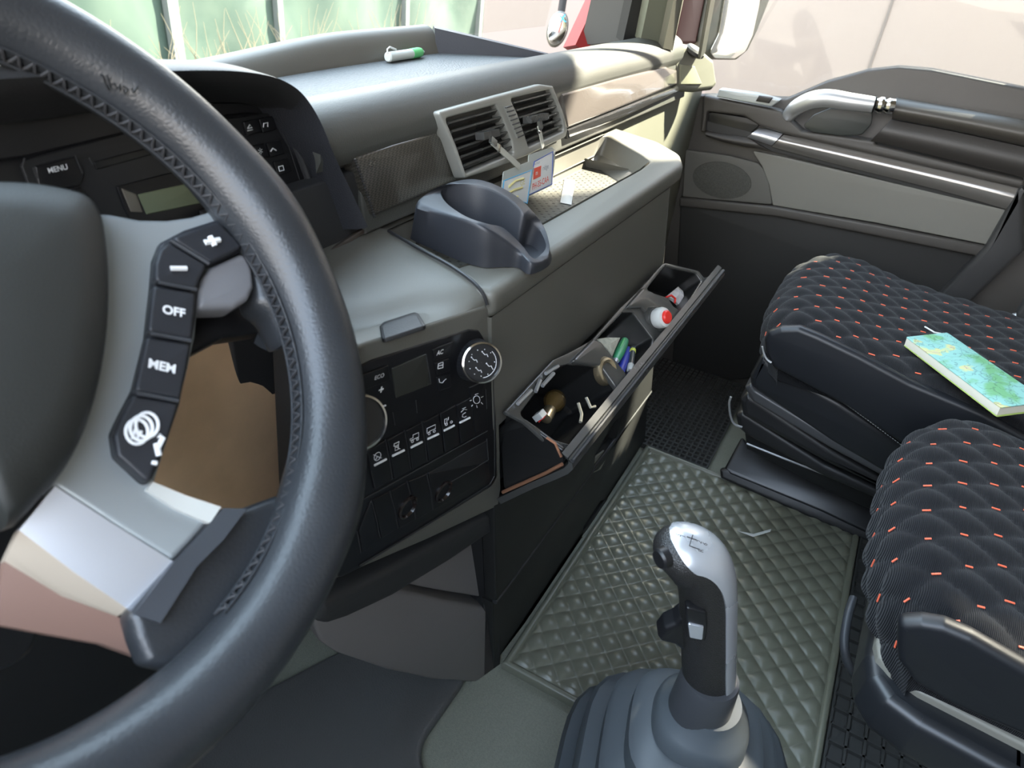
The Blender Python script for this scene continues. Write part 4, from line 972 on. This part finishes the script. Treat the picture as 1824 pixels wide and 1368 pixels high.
# ================================================================== column shroud seen through the wheel
shr = thing('column_shroud', 'brown steering column shroud seen through the wheel', 'shroud', (.22, .5, .3))
cyl = []
for i, z in enumerate(rng(.74, .42, 20)):
    t = i/19; row = []
    for a in rng(-.95, 1.1, 24):
        r_ = .14 + .02*math.sin(PI*t)
        row.append(Vector((.355 + r_*math.sin(a), .53 - r_*.55*math.cos(a) - .02*t, z)))
    cyl.append(row)
MB().grid(cyl).build('shroud_body', M_bronze, shr, None, 60)
MB().lathe(Vector((.115, .40, .60)), (-.3, -1, .3), [(.022, 0), (.022, .03), (.018, .034), (.002, .034)], 24).build('ignition_barrel', M_panel, shr)

# ================================================================== steering wheel
a_ = .86328
WK = .86; WC = CAM + (Vector((.14423, .38626, .78382)) - CAM)*WK; Wn = Vector((0, -math.sin(a_), math.cos(a_)))
W = Fr(WC, X, Wn)
wh = thing('steering_wheel', 'leather wrapped truck steering wheel with silver spokes and control keys', 'steering wheel', tuple(WC - Wn*.08))
RR, rt = .225*WK, .0262*WK
def wpt(th, al=0, r_=None):
    """point on the rim tube: th round the wheel, al round the tube (0 = towards the driver, 90 = outwards)"""
    e = W.u*math.cos(th) + W.v*math.sin(th); r_ = rt if r_ is None else r_
    return WC + e*RR + (e*math.sin(al) + Wn*math.cos(al))*r_
rows = []
NT = 180
for i in range(NT):
    th = 2*PI*i/NT
    sw = 1 + .10*sum(math.exp(-((((th - c_ + PI) % (2*PI)) - PI)/.16)**2) for c_ in (.08, PI - .08, -.95, PI + .95))
    rows.append([wpt(th, 2*PI*j/28, rt*sw*(1 + .05*math.cos(2*(2*PI*j/28 - .6)))) for j in range(28)])
rows.append(rows[0])
MB().grid(rows, closed=True).build('rim', M_leath, wh, None, 60)
def stitch(th0, th1, al0, step=.022):
    b = MB(); th = th0; k = 0
    while th < th1:
        a1, a2 = al0 - .16, al0 + .20
        b.tube([wpt(th, a1, rt*1.03), wpt(th + step*.25, (a1 + a2)/2, rt*1.06), wpt(th + step*.5, a2, rt*1.03)], .0009, 5)
        b.tube([wpt(th + step*.5, a2, rt*1.03), wpt(th + step*.75, (a1 + a2)/2, rt*1.06), wpt(th + step, a1, rt*1.03)], .0009, 5)
        th += step
    return b
stitch(-1.4, 1.9, -1.62, .042).build('stitching', M_thread, wh)['kind'] = 'stuff'
b = MB(); b.tube([wpt(t_, -1.84, rt*1.03) for t_ in rng(-1.4, 1.9, 160)], .0013, 6); b.tube([wpt(t_, -1.38, rt*1.01) for t_ in rng(-1.4, 1.9, 160)], .0009, 6); b.build('seam', M_leath, wh)
# signature like scratches on the leather
def rim_px(px, py, lift=.0):
    """nearest rim surface point seen at a pixel"""
    best = None; d = ray(px, py).normalized()
    for i in range(400):
        th = -1.2 + 3.2*i/400
        for j in range(40):
            al = -1.4 + 2.8*j/40; p = wpt(th, al, rt + lift); v_ = p - CAM; e = (v_ - d*v_.dot(d)).length
            if best is None or e < best[0]: best = (e, p)
    return best[1]
b = MB()
for L_ in ([(178, 132), (184, 138), (188, 148), (194, 160)], [(190, 134), (196, 142), (198, 158)], [(204, 148), (207, 158), (212, 150), (215, 163)], [(220, 155), (226, 160), (222, 166), (218, 160)], [(232, 158), (238, 166), (244, 152)]):
    b.tube([rim_px(*p, .0004) for p in L_], .0005, 5)
b.build('scratches', mat('dark scratches', (.012, .013, .014), .6), wh)
# hub
def ws(name, poly, m, w, t=.02, bev=.004, r=.006, label=None, parent=wh, holes=()): return slab(name, W, poly, t, m, parent, bev=bev, r=r, w=w, label=label, holes=holes)
hubR = [(0, 313), (60, 316), (120, 326), (160, 338), (182, 360), (194, 395), (201, 450), (203, 520), (198, 600), (184, 680), (160, 760), (125, 830), (75, 890), (20, 935)]
HW = .012
hr_ = [Vector(W.uv(*p, HW)) for p in hubR]
hub = hr_ + [Vector((-p.x, p.y)) for p in hr_[::-1] if p.x > .01]
hub = [p for p in hub]
hp_ = smooth(hub + [hub[0]], 3)[:-1]
cH = sum(hp_, Vector((0, 0)))/len(hp_)
b = MB(); rg_ = []
for w_, s in ((HW - .045, .985), (HW - .014, 1.0), (HW - .006, .992), (HW - .001, .965), (HW + .004, .92), (HW + .008, .7), (HW + .010, .35)):
    rg_.append([W.pt(cH.x + (p.x - cH.x)*s, cH.y + (p.y - cH.y)*s, w_) for p in hp_])
b.grid(rg_, closed=True); b.cap(rg_[-1]); b.cap(rg_[0][::-1]); b.build('hub_cover', M_hub, wh, None, 50)
# gray upper spoke plate
sk_ = ws('spoke_plate', [(60, 372), (198, 379), (250, 389), (300, 390), (345, 384), (384, 372), (412, 392), (440, 440), (360, 500), (350, 600), (322, 720), (276, 862), (330, 884), (394, 905), (352, 955), (308, 1002), (200, 935), (98, 868), (20, 880)], M_satin, -.014, t=.022, bev=.004, r=.004)
def facet(name, P0, P1, w0_, w1_, m):
    """spoke facet between an upper and a lower pixel polyline at different heights"""
    A = [W.pt(*W.uv(*p, w0_), w0_) for p in P0]; B_ = [W.pt(*W.uv(*p, w1_), w1_) for p in P1]
    rows = [[a*(1 - t) + c_*t for a, c_ in zip(A, B_)] for t in rng(0, 1, 5)]
    return solid(rows, -Wn*.008).build(name, m, wh)
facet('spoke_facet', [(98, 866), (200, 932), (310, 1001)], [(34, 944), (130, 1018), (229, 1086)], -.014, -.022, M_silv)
facet('spoke_lower_facet', [(34, 944), (130, 1018), (229, 1086)], [(8, 1000), (110, 1062), (208, 1098)], -.022, -.032, M_beige_refl)
facet('spoke_underside', [(8, 1000), (110, 1062), (208, 1098), (262, 1120)], [(-6, 1112), (90, 1130), (180, 1146), (246, 1170)], -.032, -.045, M_brown_refl)
facet('painted_edge_highlight', [(272, 858), (330, 882), (394, 903)], [(262, 872), (312, 905), (374, 932)], -.011, -.0105, M_edge_hl)  # pale strip paints the highlight along the spoke plate edge
# leather junctions
ws('leather_wrap_lower', [(396, 905), (440, 902), (500, 880), (560, 900), (540, 1000), (420, 1130), (330, 1200), (262, 1184), (244, 1140), (232, 1094), (312, 1002)], M_leath, -.009, t=.02, bev=.006, r=.006)
ws('leather_wrap_upper', [(384, 372), (420, 350), (480, 420), (540, 560), (520, 620), (492, 560), (462, 535), (440, 442)], M_leath, -.006, t=.034, bev=.012, r=.012)
facet('wrap_edge', [(398, 905), (352, 956), (308, 1004), (238, 1094)], [(440, 906), (398, 962), (350, 1010), (286, 1110)], -.010, -.004, M_cup)
# black carrier behind the keys
ws('spoke_back', [(352, 545), (455, 525), (500, 545), (470, 590), (400, 600), (340, 632), (325, 700), (290, 800), (250, 760), (330, 560)], M_panel, -.045, t=.02)
ws('thumb_pad', [(437, 447), (452, 480), (455, 510), (445, 533), (420, 548), (352, 550), (356, 515), (364, 490), (378, 474)], mat('grey thumb pad', (.16, .16, .17), .45), -.006, t=.02, bev=.004, r=.006)
# control keys
kb = ws('key_carrier', [(288, 430), (330, 408), (392, 388), (440, 440), (438, 446), (372, 474), (358, 500), (352, 560), (342, 620), (322, 720), (284, 830), (266, 868), (206, 812), (200, 770), (214, 740), (240, 690), (262, 600), (272, 510), (276, 460)], M_cup, -.008, t=.014, bev=.003, r=.006)
KW = -.002
def key(poly, s=None, c_=None, d_=None, h=.009, arts=None, wd=.0008):
    k = ws('control_key', poly, M_cup, KW, t=.008, bev=.002, r=.003)
    if s: text('key_print', s, W, c_, h, M_white, k, dirpx=d_, w=KW + .0006, bold=.035)
    if arts: strokes('key_print', W, arts, wd, M_white, k, w=KW + .0004)
    return k
key([(305, 423), (345, 408), (390, 394), (434, 440), (376, 468)], arts=[[(365, 432), (391, 427)], [(374, 421), (383, 438)]], wd=.0018)
key([(300, 430), (370, 472), (356, 498), (350, 514), (277, 500), (278, 468), (286, 444)], arts=[[(304, 478), (332, 478)]], wd=.0016)
key([(274, 508), (350, 521), (342, 604), (264, 590)], 'OFF', (310, 555), (330, 559), .0052)
key([(262, 600), (341, 612), (322, 710), (240, 696)], 'MEM', (289, 653), (310, 658), .0052)
k = key([(238, 704), (320, 718), (300, 780), (266, 862), (210, 811), (204, 775), (216, 744)])
strokes('key_print', W, [[(c_[0] + 20*math.cos(a), c_[1] + 22*math.sin(a)) for a in rng(0, 2*PI, 20)] for c_ in ((244, 769), (252, 763), (262, 757))] + [[(236, 782), (240, 766), (246, 780), (252, 768)]], .0009, M_white, k, w=KW + .0004)
strokes('key_print', W, [[(282, 776), (290, 781), (280, 800), (278, 790), (283, 812)], [(276, 822), (275, 828)]], .0016, M_white, k, w=KW + .0004)
b = MB()
for p, q_ in (((283, 503), (350, 516)), ((268, 594), (340, 607)), ((243, 700), (318, 714)), ((304, 428), (372, 470))):
    b.tube([W.pt(*W.uv(*p, KW), KW), W.pt(*W.uv(*q_, KW), KW)], .0011, 6)
b.build('key_ridges', M_collar, wh)
# column stub
MB().tube([WC - Wn*.02, WC - Wn*.30], [.05, .06], 24).build('column', M_blk2, wh)
# ================================================================== floor coverings
def puff(p, q_, h, e=.55): return h*(abs(math.sin(PI*p))*abs(math.sin(PI*q_)))**e
MP = [hz(*p, 0) for p in ((905, 1188), (1149, 793), (1527, 962), (1125, 1300))]
x0, x1, y0, y1 = .66, 1.362, -.47, .266
cut_y = -.22
rows = []
nx, ny = 400, 280
for i in range(ny + 1):
    y = cut_y + (y1 - cut_y)*i/ny; row = []
    for j in range(nx + 1):
        x = x0 + (x1 - x0)*j/nx
        e = min(x - x0, x1 - x, y - cut_y, y1 - y)
        if e < .012: z = .003 + .003*math.sin(PI*min(1, e/.012))
        else: z = .001 + puff(x/.0455 + y/.0435, x/.0455 - y/.0435, .0058, .62)*min(1, (e - .012)/.006)
        row.append(Vector((x, y, z)))
    rows.append(row)
qm = solid(rows, (0, 0, -.014)).build('quilted_mat', M_mat, None, None, 60)
tag(qm, 'diamond quilted olive black floor mat in front of the console', 'mat')
# grooved rubber mats
def rubber(name, pts, nu, nv, label, z0=-.012, hh=.007, bw=.004, shift=False):
    A, B_, C_, D_ = [Vector(p) for p in pts]
    b = MB(); n = Z
    b.add([A, B_, C_, D_, A - n*.008, B_ - n*.008, C_ - n*.008, D_ - n*.008], [(0, 1, 2, 3), (7, 6, 5, 4), (0, 4, 5, 1), (1, 5, 6, 2), (2, 6, 7, 3), (3, 7, 4, 0)])
    def P_(s, t): return A*(1 - s)*(1 - t) + B_*s*(1 - t) + C_*s*t + D_*(1 - s)*t
    def bar_(p, q_):
        d = (q_ - p); b.box((p + q_)/2 + n*hh/2, d.normalized(), n.cross(d.normalized()), n, d.length, bw, hh)
    for i in range(nu + 1): bar_(P_(i/nu, 0), P_(i/nu, 1))
    for i in range(nv + 1): bar_(P_(0, i/nv), P_(1, i/nv))
    o = b.build(name, M_rub, None, None, 20); return tag(o, label, 'mat')
rubber('rubber_mat', [(1.365, .42, -.004), (1.79, .42, -.004), (1.79, .12, -.004), (1.365, .12, -.004)], 26, 22, 'ribbed black rubber mat in the passenger footwell')
rubber('rubber_mat', [(.66, -.224, -.002), (1.36, -.224, -.002), (1.34, -.75, -.002), (.66, -.75, -.002)], 22, 20, 'grid patterned rubber mat beside the gear lever and near seat')
vc = Fr((0, 0, -.003), X, Z)
o = slab('tunnel_cover', vc, [(-.2, .52), (.3, .60), (.62, .46), (.735, .36), (.60, .30), (.47, .30), (.40, .20), (.42, .05), (.30, -.1), (-.2, -.1)], .02, M_leat2, None, bev=.009, r=.06, px=False, w=.012)
tag(o, 'black grained tunnel cover on the floor below the wheel', 'cover')
o = slab('scrap', Fr((0, 0, .012), X, Z), [(1312, 945), (1342, 951), (1374, 942), (1372, 947), (1342, 956)], .0006, M_wpl, None, bev=.0001); tag(o, 'thin white plastic sliver lying on the quilted mat', 'scrap')

# ================================================================== gear lever
gl = thing('gear_lever', 'black and silver gear lever with shift pattern on a rubber boot', 'gear lever', (.51, -.03, -.01))
def rsq(c_, r_, z, n=40, e=3.2, sx=1, rot=.25):
    out = []
    for k in range(n):
        a = 2*PI*k/n; ca, sa = math.cos(a), math.sin(a); q_ = (abs(ca)**e + abs(sa)**e)**(-1/e)*r_
        out.append(Vector((c_[0] + q_*sx*math.cos(a + rot), c_[1] + q_*math.sin(a + rot), z)))
    return out
prof = [(.034, .345, 2), (.038, .332, 2), (.046, .322, 2.2), (.050, .314, 2.4), (.051, .300, 2.6), (.047, .296, 2.6), (.066, .290, 3), (.072, .284, 3.2), (.074, .262, 3.4), (.069, .256, 3.4), (.092, .248, 3.6), (.098, .241, 3.6), (.100, .212, 3.6), (.094, .206, 3.6), (.118, .198, 4), (.124, .19, 4), (.126, .155, 4), (.12, .15, 4), (.142, .14, 4), (.148, .13, 4), (.150, -.01, 4)]
rows = [rsq((.515 + .0*(.345 - z), -.03 - .06*max(0, .30 - z), 0), r_, z, e=e, sx=1.05) for r_, z, e in prof]
bo = MB(); bo.grid(rows, closed=True); bo.cap(rows[0]); bo.cap(rows[-1][::-1]); bo.build('boot', M_boot, gl)
cl_ = MB(); cl_.lathe((.509, -.024, .322), (.0, .02, 1), [(.0325, 0), (.0310, .03), (.0295, .060), (.0282, .064)], 40); cl_.build('collar', M_collar, gl)
# grip sweep in the plane of h (forward) and z
h = Vector((-.42, .90, 0)).normalized(); Bn = h.cross(Z)
G0 = Vector((.512, -.021, 0))
path = []
for px_, py_ in ((1262, 1212), (1261, 1180), (1261, 1140), (1260, 1095), (1259, 1055), (1254, 1022), (1240, 999), (1220, 989), (1200, 986), (1184, 988), (1173, 992)):
    q_ = hit(px_, py_, G0, Bn) - G0; path.append(Vector((q_.dot(h), q_.z)))
path = smooth(path, 4)
rad = [(.0262, .0262), (.0260, .0262), (.0258, .026), (.0258, .026), (.0258, .026), (.0262, .027), (.027, .028), (.027, .0285), (.025, .027), (.020, .022), (.010, .012)]
rad = smooth([Vector(r_) for r_ in rad], 4)
def gsec(i, al, ex=1.0):
    p = path[i]; t = (path[min(i + 1, len(path) - 1)] - path[max(i - 1, 0)]).normalized()
    N = Vector((-t.y, t.x))                          # towards the rear / top side
    c_ = G0 + h*p.x + Z*p.y; n3 = h*N.x + Z*N.y
    return c_ + n3*math.cos(al)*rad[i].x*ex + Bn*math.sin(al)*rad[i].y*ex
nseg = 36
rows = [[gsec(i, 2*PI*j/nseg) for j in range(nseg)] for i in range(len(path))]
g = MB(); g.grid(rows, closed=True); g.cap(rows[0][::-1]); g.cap(rows[-1]); g.build('grip', M_gripl, gl, None, 60)
rows = []
nP = len(path)
for i in range(1, nP - 7):
    t = i/(nP - 8); wdt = 1.05 + .25*min(1, max(0, (t - .5)*3)); 
    if t > .8: wdt *= math.sqrt(max(0.02, 1 - ((t - .8)/.2)**2*.96))
    rows.append([gsec(i, a, 1.06) for a in rng(-wdt, wdt, 22)])
cN = Vector((0, 0, 0))
s = MB(); s.grid(rows); inner = []
for i, r_ in zip(range(1, nP - 7), rows): 
    inner.append([q_ + ((G0 + h*path[i].x + Z*path[i].y) - q_)*.09 for q_ in r_])
s.grid(inner); s.grid([rows[0], inner[0]]); s.grid([rows[-1], inner[-1]]); s.grid([[r_[0] for r_ in rows], [r_[0] for r_ in inner]]); s.grid([[r_[-1] for r_ in rows], [r_[-1] for r_ in inner]])
s.build('silver_cap', mat('silver grip paint', (.50, .51, .53), .27, metal=.5), gl, None, 60)
# shift pattern on the top
TPF = Fr(hz(1236, 962, .577), X, (0.05, -.12, 1))
strokes('shift_pattern', TPF, [[(1234, 953), (1228, 972), (1246, 979)], [(1223, 956), (1241, 962)]], .0005, M_panel, gl, w=.0008)
for s_, c_, d_ in (('R', (1249, 981), (1249, 974)), ('2', (1246, 965), (1248, 960)), ('6', (1256, 969), (1258, 964)), ('1', (1217, 955), (1218, 951)), ('5', (1209, 953), (1210, 949))):
    text('gear_number', s_, TPF, c_, .0045, M_panel, gl, dirpx=d_, w=.001, bold=.01)
# rocker switch, splitter tab and round button
q_ = hit(1240, 1110, gsec(14, -PI/2), -Bn) if False else None
def gp(px, py, w_=.0): return hit(px, py, G0 + h*.0 - Bn*(.026 + w_)*sgn + Z*.45, Bn)
sgn = 1 if (G0 - Bn*.026 + Z*.45 - CAM).length < (G0 + Bn*.026 + Z*.45 - CAM).length else -1
GS = Fr(G0 + Z*.45 - Bn*.0245*sgn, h*sgn, -Bn*sgn)
sw_ = slab('range_switch', GS, [(1221, 1078), (1258, 1088), (1260, 1110), (1256, 1141), (1226, 1135), (1222, 1105)], .010, M_panel, gl, bev=.002, r=.003, w=.004, wpx=.002)
slab('switch_rocker', GS, [(1225, 1108), (1253, 1114), (1251, 1138), (1228, 1133)], .004, M_silv, sw_, bev=.001, r=.002, w=.006, wpx=.004)
GT = Fr(G0 + Z*.45 + h*.0, h*sgn, -Bn*sgn)
slab('splitter_tab', GT, [(1230, 1092), (1212, 1090), (1200, 1100), (1182, 1108), (1170, 1124), (1176, 1132), (1200, 1138), (1216, 1150), (1232, 1152)], .022, M_panel, gl, bev=.005, r=.005, w=.008, wpx=0)
bc = hit(1172, 997, G0 + h*.079 + Z*.535, -ray(1172, 997)); nb = (h*.9 - Bn*sgn*.55 - Z*.1).normalized()
bc = hit(1176, 996, G0 + h*.080, nb) - nb*.006
MB().lathe(bc, nb, [(.0085, 0), (.0085, .006), (.0070, .0078), (.0005, .008)], 28).build('round_button', M_panel, gl)

# ================================================================== seats
def seat(label, x0, x1, yf, yb, zt, side_fn, zdrop=.012, loc=None, edge=None):
    t = thing('passenger_seat', label, 'seat', loc or ((x0 + x1)/2, (yf + yb)/2, -.01), 'quilted truck seats')
    P = smooth([Vector(p) for p in ((yf + .0, zt - .10), (yf + .006, zt - .07), (yf + .002, zt - .035), (yf - .018, zt - .010), (yf - .05, zt), (yf - .12, zt - .004), (yf - .25, zt - .022), (yb, zt - .04))], 14)
    L_ = [0]
    for i in range(1, len(P)): L_.append(L_[-1] + (P[i] - P[i - 1]).length)
    def S_(a, l):
        # a 0..1 across, l arc length
        k = 0
        while k < len(L_) - 2 and L_[k + 1] < l: k += 1
        u_ = (l - L_[k])/(L_[k + 1] - L_[k]); p = P[k]*(1 - u_) + P[k + 1]*u_
        c_ = 2*a - 1; fr = max(0, 1 - (l/.26)); 
        y = p.x - .055*abs(c_)**3.2*min(1, fr*1.6); z = p.y - zdrop*abs(c_)**5
        x = (x0 + x1)/2 + (x1 - x0)/2*c_*(1 - .02*fr)
        return Vector((x, y, z))
    NL = int(L_[-1]/.0055); NA = int((x1 - x0)/.0052); rows = []
    eps = .002
    for i in range(NL + 1):
        l = L_[-1]*i/NL; row = []
        for j in range(NA + 1):
            a = j/NA; X_ = a*(x1 - x0); s = S_(a, l)
            du = S_(min(1, a + .01), l) - S_(max(0, a - .01), l); dl = S_(a, min(L_[-1], l + eps)) - S_(a, max(0, l - eps)); n = du.cross(dl)
            if n.length > 0: n.normalize()
            if n.z < 0 and l > .12: n = -n
            if l <= .12 and n.y < 0: n = -n
            h_ = puff(X_/.053 + l/.074, X_/.053 - l/.074, .0085, .55)*min(1, a*14, (1 - a)*14)
            row.append(s + n*h_)
        rows.append(row)
    b = MB(); b.grid(rows)
    low = zt - .11
    b.grid([[r_[0] for r_ in rows], [Vector((r_[0].x + .01, r_[0].y - .0, min(low, r_[0].z - .01))) for r_ in rows]])
    b.grid([[r_[-1] for r_ in rows], [Vector((r_[-1].x, r_[-1].y, low)) for r_ in rows]])
    qc = b.build('quilted_cushion', M_quilt, t, None, 80)
    st = MB(); na = int((x1 - x0)/.0265); nl = int(L_[-1]/.037)
    for ia in range(1, na):
        for il in range(0, nl + 1):
            if (ia + il) % 2: continue
            l = il*.037; X_ = ia*.0265; a = X_/(x1 - x0)
            if l < .01 or l > L_[-1] - .01 or a < .03 or a > .97: continue
            c_ = S_(a, l); l2 = S_(min(1, a + .01), l) - c_; dl = S_(a, min(L_[-1], l + .003)) - c_; n = l2.cross(dl).normalized()
            if (n.z < 0 and l > .12) or (l <= .12 and n.y < 0): n = -n
            d = l2.normalized(); e_ = dl.normalized(); m_ = n*.0022
            d = (e_*.96 + d*.25).normalized()
            st.box(c_ + m_, d, n.cross(d), n, .0085 + random.uniform(-.002, .002), .0018, .0012)
    st.build('stitching', M_orange, qc)['kind'] = 'stuff'
    side_fn(t)
    boxx('cushion_core', x0 + .035, x1 - .01, yb, yf - .03, low - .07, low + .03, M_seatl, t, bev=.02)
    return t
def side_pass(t):
    def sx(name, poly, x, m, th=.06, bev=.012, r=.012): return slab(name, Fr((x, 0, 0), (0, -1, 0), (-1, 0, 0)), poly, th, m, t, bev=bev, r=r)
    sx('side_bolster', [(1360, 606), (1368, 592), (1390, 585), (1423, 584), (1458, 598), (1531, 633), (1623, 682), (1753, 736), (1850, 790), (1850, 850), (1640, 816), (1500, 722), (1440, 690), (1378, 657), (1364, 634)], 1.136, M_seatl, .022, .009, .01)
    sx('seat_frame', [(1357, 630), (1378, 652), (1500, 718), (1640, 812), (1760, 880), (1760, 960), (1640, 884), (1480, 790), (1345, 696), (1336, 690), (1334, 672)], 1.170, M_frame, .35, .012, .01)
    sx('frame_rim', [(1325, 690), (1338, 684), (1346, 696), (1480, 778), (1640, 866), (1760, 920), (1760, 945), (1640, 886), (1480, 800), (1340, 716)], 1.172, mat('frame rim', (.05, .05, .052), .35), .34, .006, .005)
    sx('bellows_upper', [(1316, 712), (1330, 700), (1480, 800), (1640, 890), (1760, 940), (1760, 985), (1640, 905), (1470, 826), (1322, 742)], 1.20, M_black, .33, .012, .01)
    sx('bellows_lower', [(1308, 738), (1322, 734), (1470, 828), (1640, 908), (1760, 970), (1760, 1000), (1640, 925), (1470, 852), (1330, 778), (1314, 764)], 1.225, M_black, .33, .010, .01)
    sx('slide_rail', [(1326, 768), (1470, 834), (1640, 912), (1700, 940), (1700, 975), (1640, 948), (1470, 872), (1330, 800)], 1.26, M_panel, .30, .003, .003)
    b = MB()
    F_ = Fr((1.257, 0, 0), (0, -1, 0), (-1, 0, 0)); F2 = Fr((1.257, 0, 0), (0, -1, 0), (-1, 0, 0))
    b.tube([F_.pt(*F_.uv(*p), 0) for p in ((1327, 768), (1400, 797), (1470, 826), (1540, 852), (1600, 874))], .0018, 6)
    b.tube([F_.pt(*F_.uv(*p), 0) for p in ((1330, 790), (1400, 818), (1500, 857), (1600, 894))], .0022, 6)
    b.build('rail_edges', M_alu, t)
    PL = Fr(hz(1450, 870, .055), (0, -1, 0), (-1, 0, .9))
    slab('plinth', PL, [(1322, 776), (1335, 795), (1500, 858), (1640, 918), (1640, 990), (1585, 968), (1460, 910), (1300, 845), (1290, 835)], .04, M_frame, t, bev=.006, r=.006)
    PL2 = Fr(hz(1400, 895, .014), (0, -1, 0), (-1, 0, .5))
    slab('plinth_skirt', PL2, [(1282, 836), (1296, 833), (1460, 905), (1600, 965), (1660, 990), (1660, 1020), (1590, 985), (1450, 925), (1284, 852)], .03, M_black, t, bev=.006, r=.004)
    b = MB(); b.tube(smooth([hx(a, b_, 1.2) for a, b_ in ((1302, 707), (1299, 718), (1301, 740), (1308, 755), (1322, 761))], 4), .0022, 6); b.build('wire_loop', M_alu, t)
    b = MB(); b.tube(smooth([hx(a, b_, 1.132) for a, b_ in ((1358, 617), (1361, 630), (1366, 640), (1374, 646))], 4), .0018, 6); b.build('trim_glint', M_alu, t)
    b = MB()
    pp = [hx(1510 + 8*0 + (1640 - 1510)*s_, 722 + (818 - 722)*s_, 1.138) for s_ in rng(0, 1, 60)]
    for p, q_ in zip(pp[::2], pp[1::2]): b.tube([p, q_], .0007, 4)
    b.build('side_stitching', M_white if False else mat('grey thread', (.25, .25, .24), .6), t)
    boxx('base', 1.44, 1.62, -.42, .04, .0, .26, M_blk2, t, bev=.01)
def side_near(t):
    def sx(name, poly, x, m, th=.06, bev=.012, r=.012): return slab(name, Fr((x, 0, 0), (0, -1, 0), (-1, 0, 0)), poly, th, m, t, bev=bev, r=r)
    sx('side_bolster', [(1598, 1112), (1640, 1110), (1682, 1117), (1732, 1138), (1860, 1212), (1860, 1330), (1700, 1262), (1630, 1222), (1598, 1180), (1596, 1140)], .598, M_seatl, .022, .009, .01)
    PZ = Fr((0, 0, .372), X, Z)
    slab('seat_pan', PZ, [(1588, 885), (1580, 943), (1568, 1035), (1545, 1161), (1550, 1200), (1578, 1244), (1640, 1290), (1840, 1400), (1840, 1000), (1740, 840), (1610, 860)], .06, M_frame, t, bev=.014, r=.01)
    PZ2 = Fr((0, 0, .382), X, Z)
    slab('pan_inlay', PZ2, [(1602, 905), (1592, 950), (1580, 1040), (1562, 1142), (1566, 1168), (1590, 1196), (1640, 1232), (1840, 1335), (1840, 1000), (1740, 880)], .02, M_sbei, t, bev=.004, r=.006)
    slab('pan_corner_cap', PZ2, [(1622, 872), (1600, 890), (1593, 915), (1598, 940), (1618, 948), (1630, 900)], .02, M_cup, t, bev=.006, r=.006, w=.012)
    boxx('base', .88, 1.06, -.66, -.36, .0, .32, M_blk2, t, bev=.02)
    h_ = smooth([Vector(p) for p in (hz(1520, 1066, .20), hz(1510, 1100, .195), hz(1504, 1150, .175), hz(1514, 1190, .15), hz(1535, 1212, .13), hz(1580, 1250, .15))], 5)
    MB().tube(h_, [.0065 + .0*i for i in range(len(h_))], 12).build('adjust_handle', M_collar, t)
seat('far seat with orange stitched quilting and a map notebook on it', 1.145, 1.60, .088, -.55, .497, side_pass)
seat('near seat with orange stitched quilting beside the gear lever', .606, 1.075, -.152, -.72, .482, side_near)
# notebook on the far seat
NB = Fr(hz(1700, 650, .505), X, (-.04, .10, 1))
nb = thing('notebook', 'turquoise map patterned notebook lying on the far seat', 'notebook', tuple(hz(1700, 650, .49)))
npx = [(1612, 603), (1688, 590), (1840, 698), (1840, 716), (1782, 732)]
n4 = [Vector(NB.uv(1614, 600, 0)), Vector(NB.uv(1687, 592, 0)), Vector(NB.uv(1783, 726, 0))]
n4.append(n4[1] + n4[2] - n4[0])
slab('cover', NB, [tuple(n4[0]), tuple(n4[1]), tuple(n4[3]), tuple(n4[2])], .0016, M_note, nb, bev=.0004, r=.003, px=False)
cN_ = sum(n4, Vector((0, 0)))/4; ins = [cN_ + (p - cN_)*.985 for p in n4]
slab('pages', NB, [tuple(ins[0]), tuple(ins[1]), tuple(ins[3]), tuple(ins[2])], .013, M_paper, nb, bev=.0003, px=False, w=-.0018)
slab('back_cover', NB, [tuple(n4[0]), tuple(n4[1]), tuple(n4[3]), tuple(n4[2])], .0016, mat('yellow green cover', (.35, .45, .12), .5), nb, bev=.0004, r=.003, px=False, w=-.015)
MB().tube([NB.pt(*NB.uv(1684, 592), -.004), NB.pt(*NB.uv(1665, 590), -.002), NB.pt(*NB.uv(1648, 580), -.002)], .0014, 5).build('ribbon', M_wpl, nb)
# belt buckle bits between seat and door
bk_ = thing('seat_belt_buckle', 'black seat belt buckle with grey bracket behind the far seat', 'buckle', tuple(hx(1800, 580, 1.62)))
MB().tube(smooth([hx(a, b_, 1.64) for a, b_ in ((1770, 583), (1785, 573), (1806, 565), (1830, 562))], 4), .008, 10).build('bracket', M_alu, bk_)
slab('buckle', Fr((1.62, 0, 0), (0, -1, 0), (-1, 0, 0)), [(1806, 600), (1812, 560), (1830, 530), (1870, 520), (1870, 640), (1812, 625)], .03, M_blk2, bk_, bev=.006, r=.006)
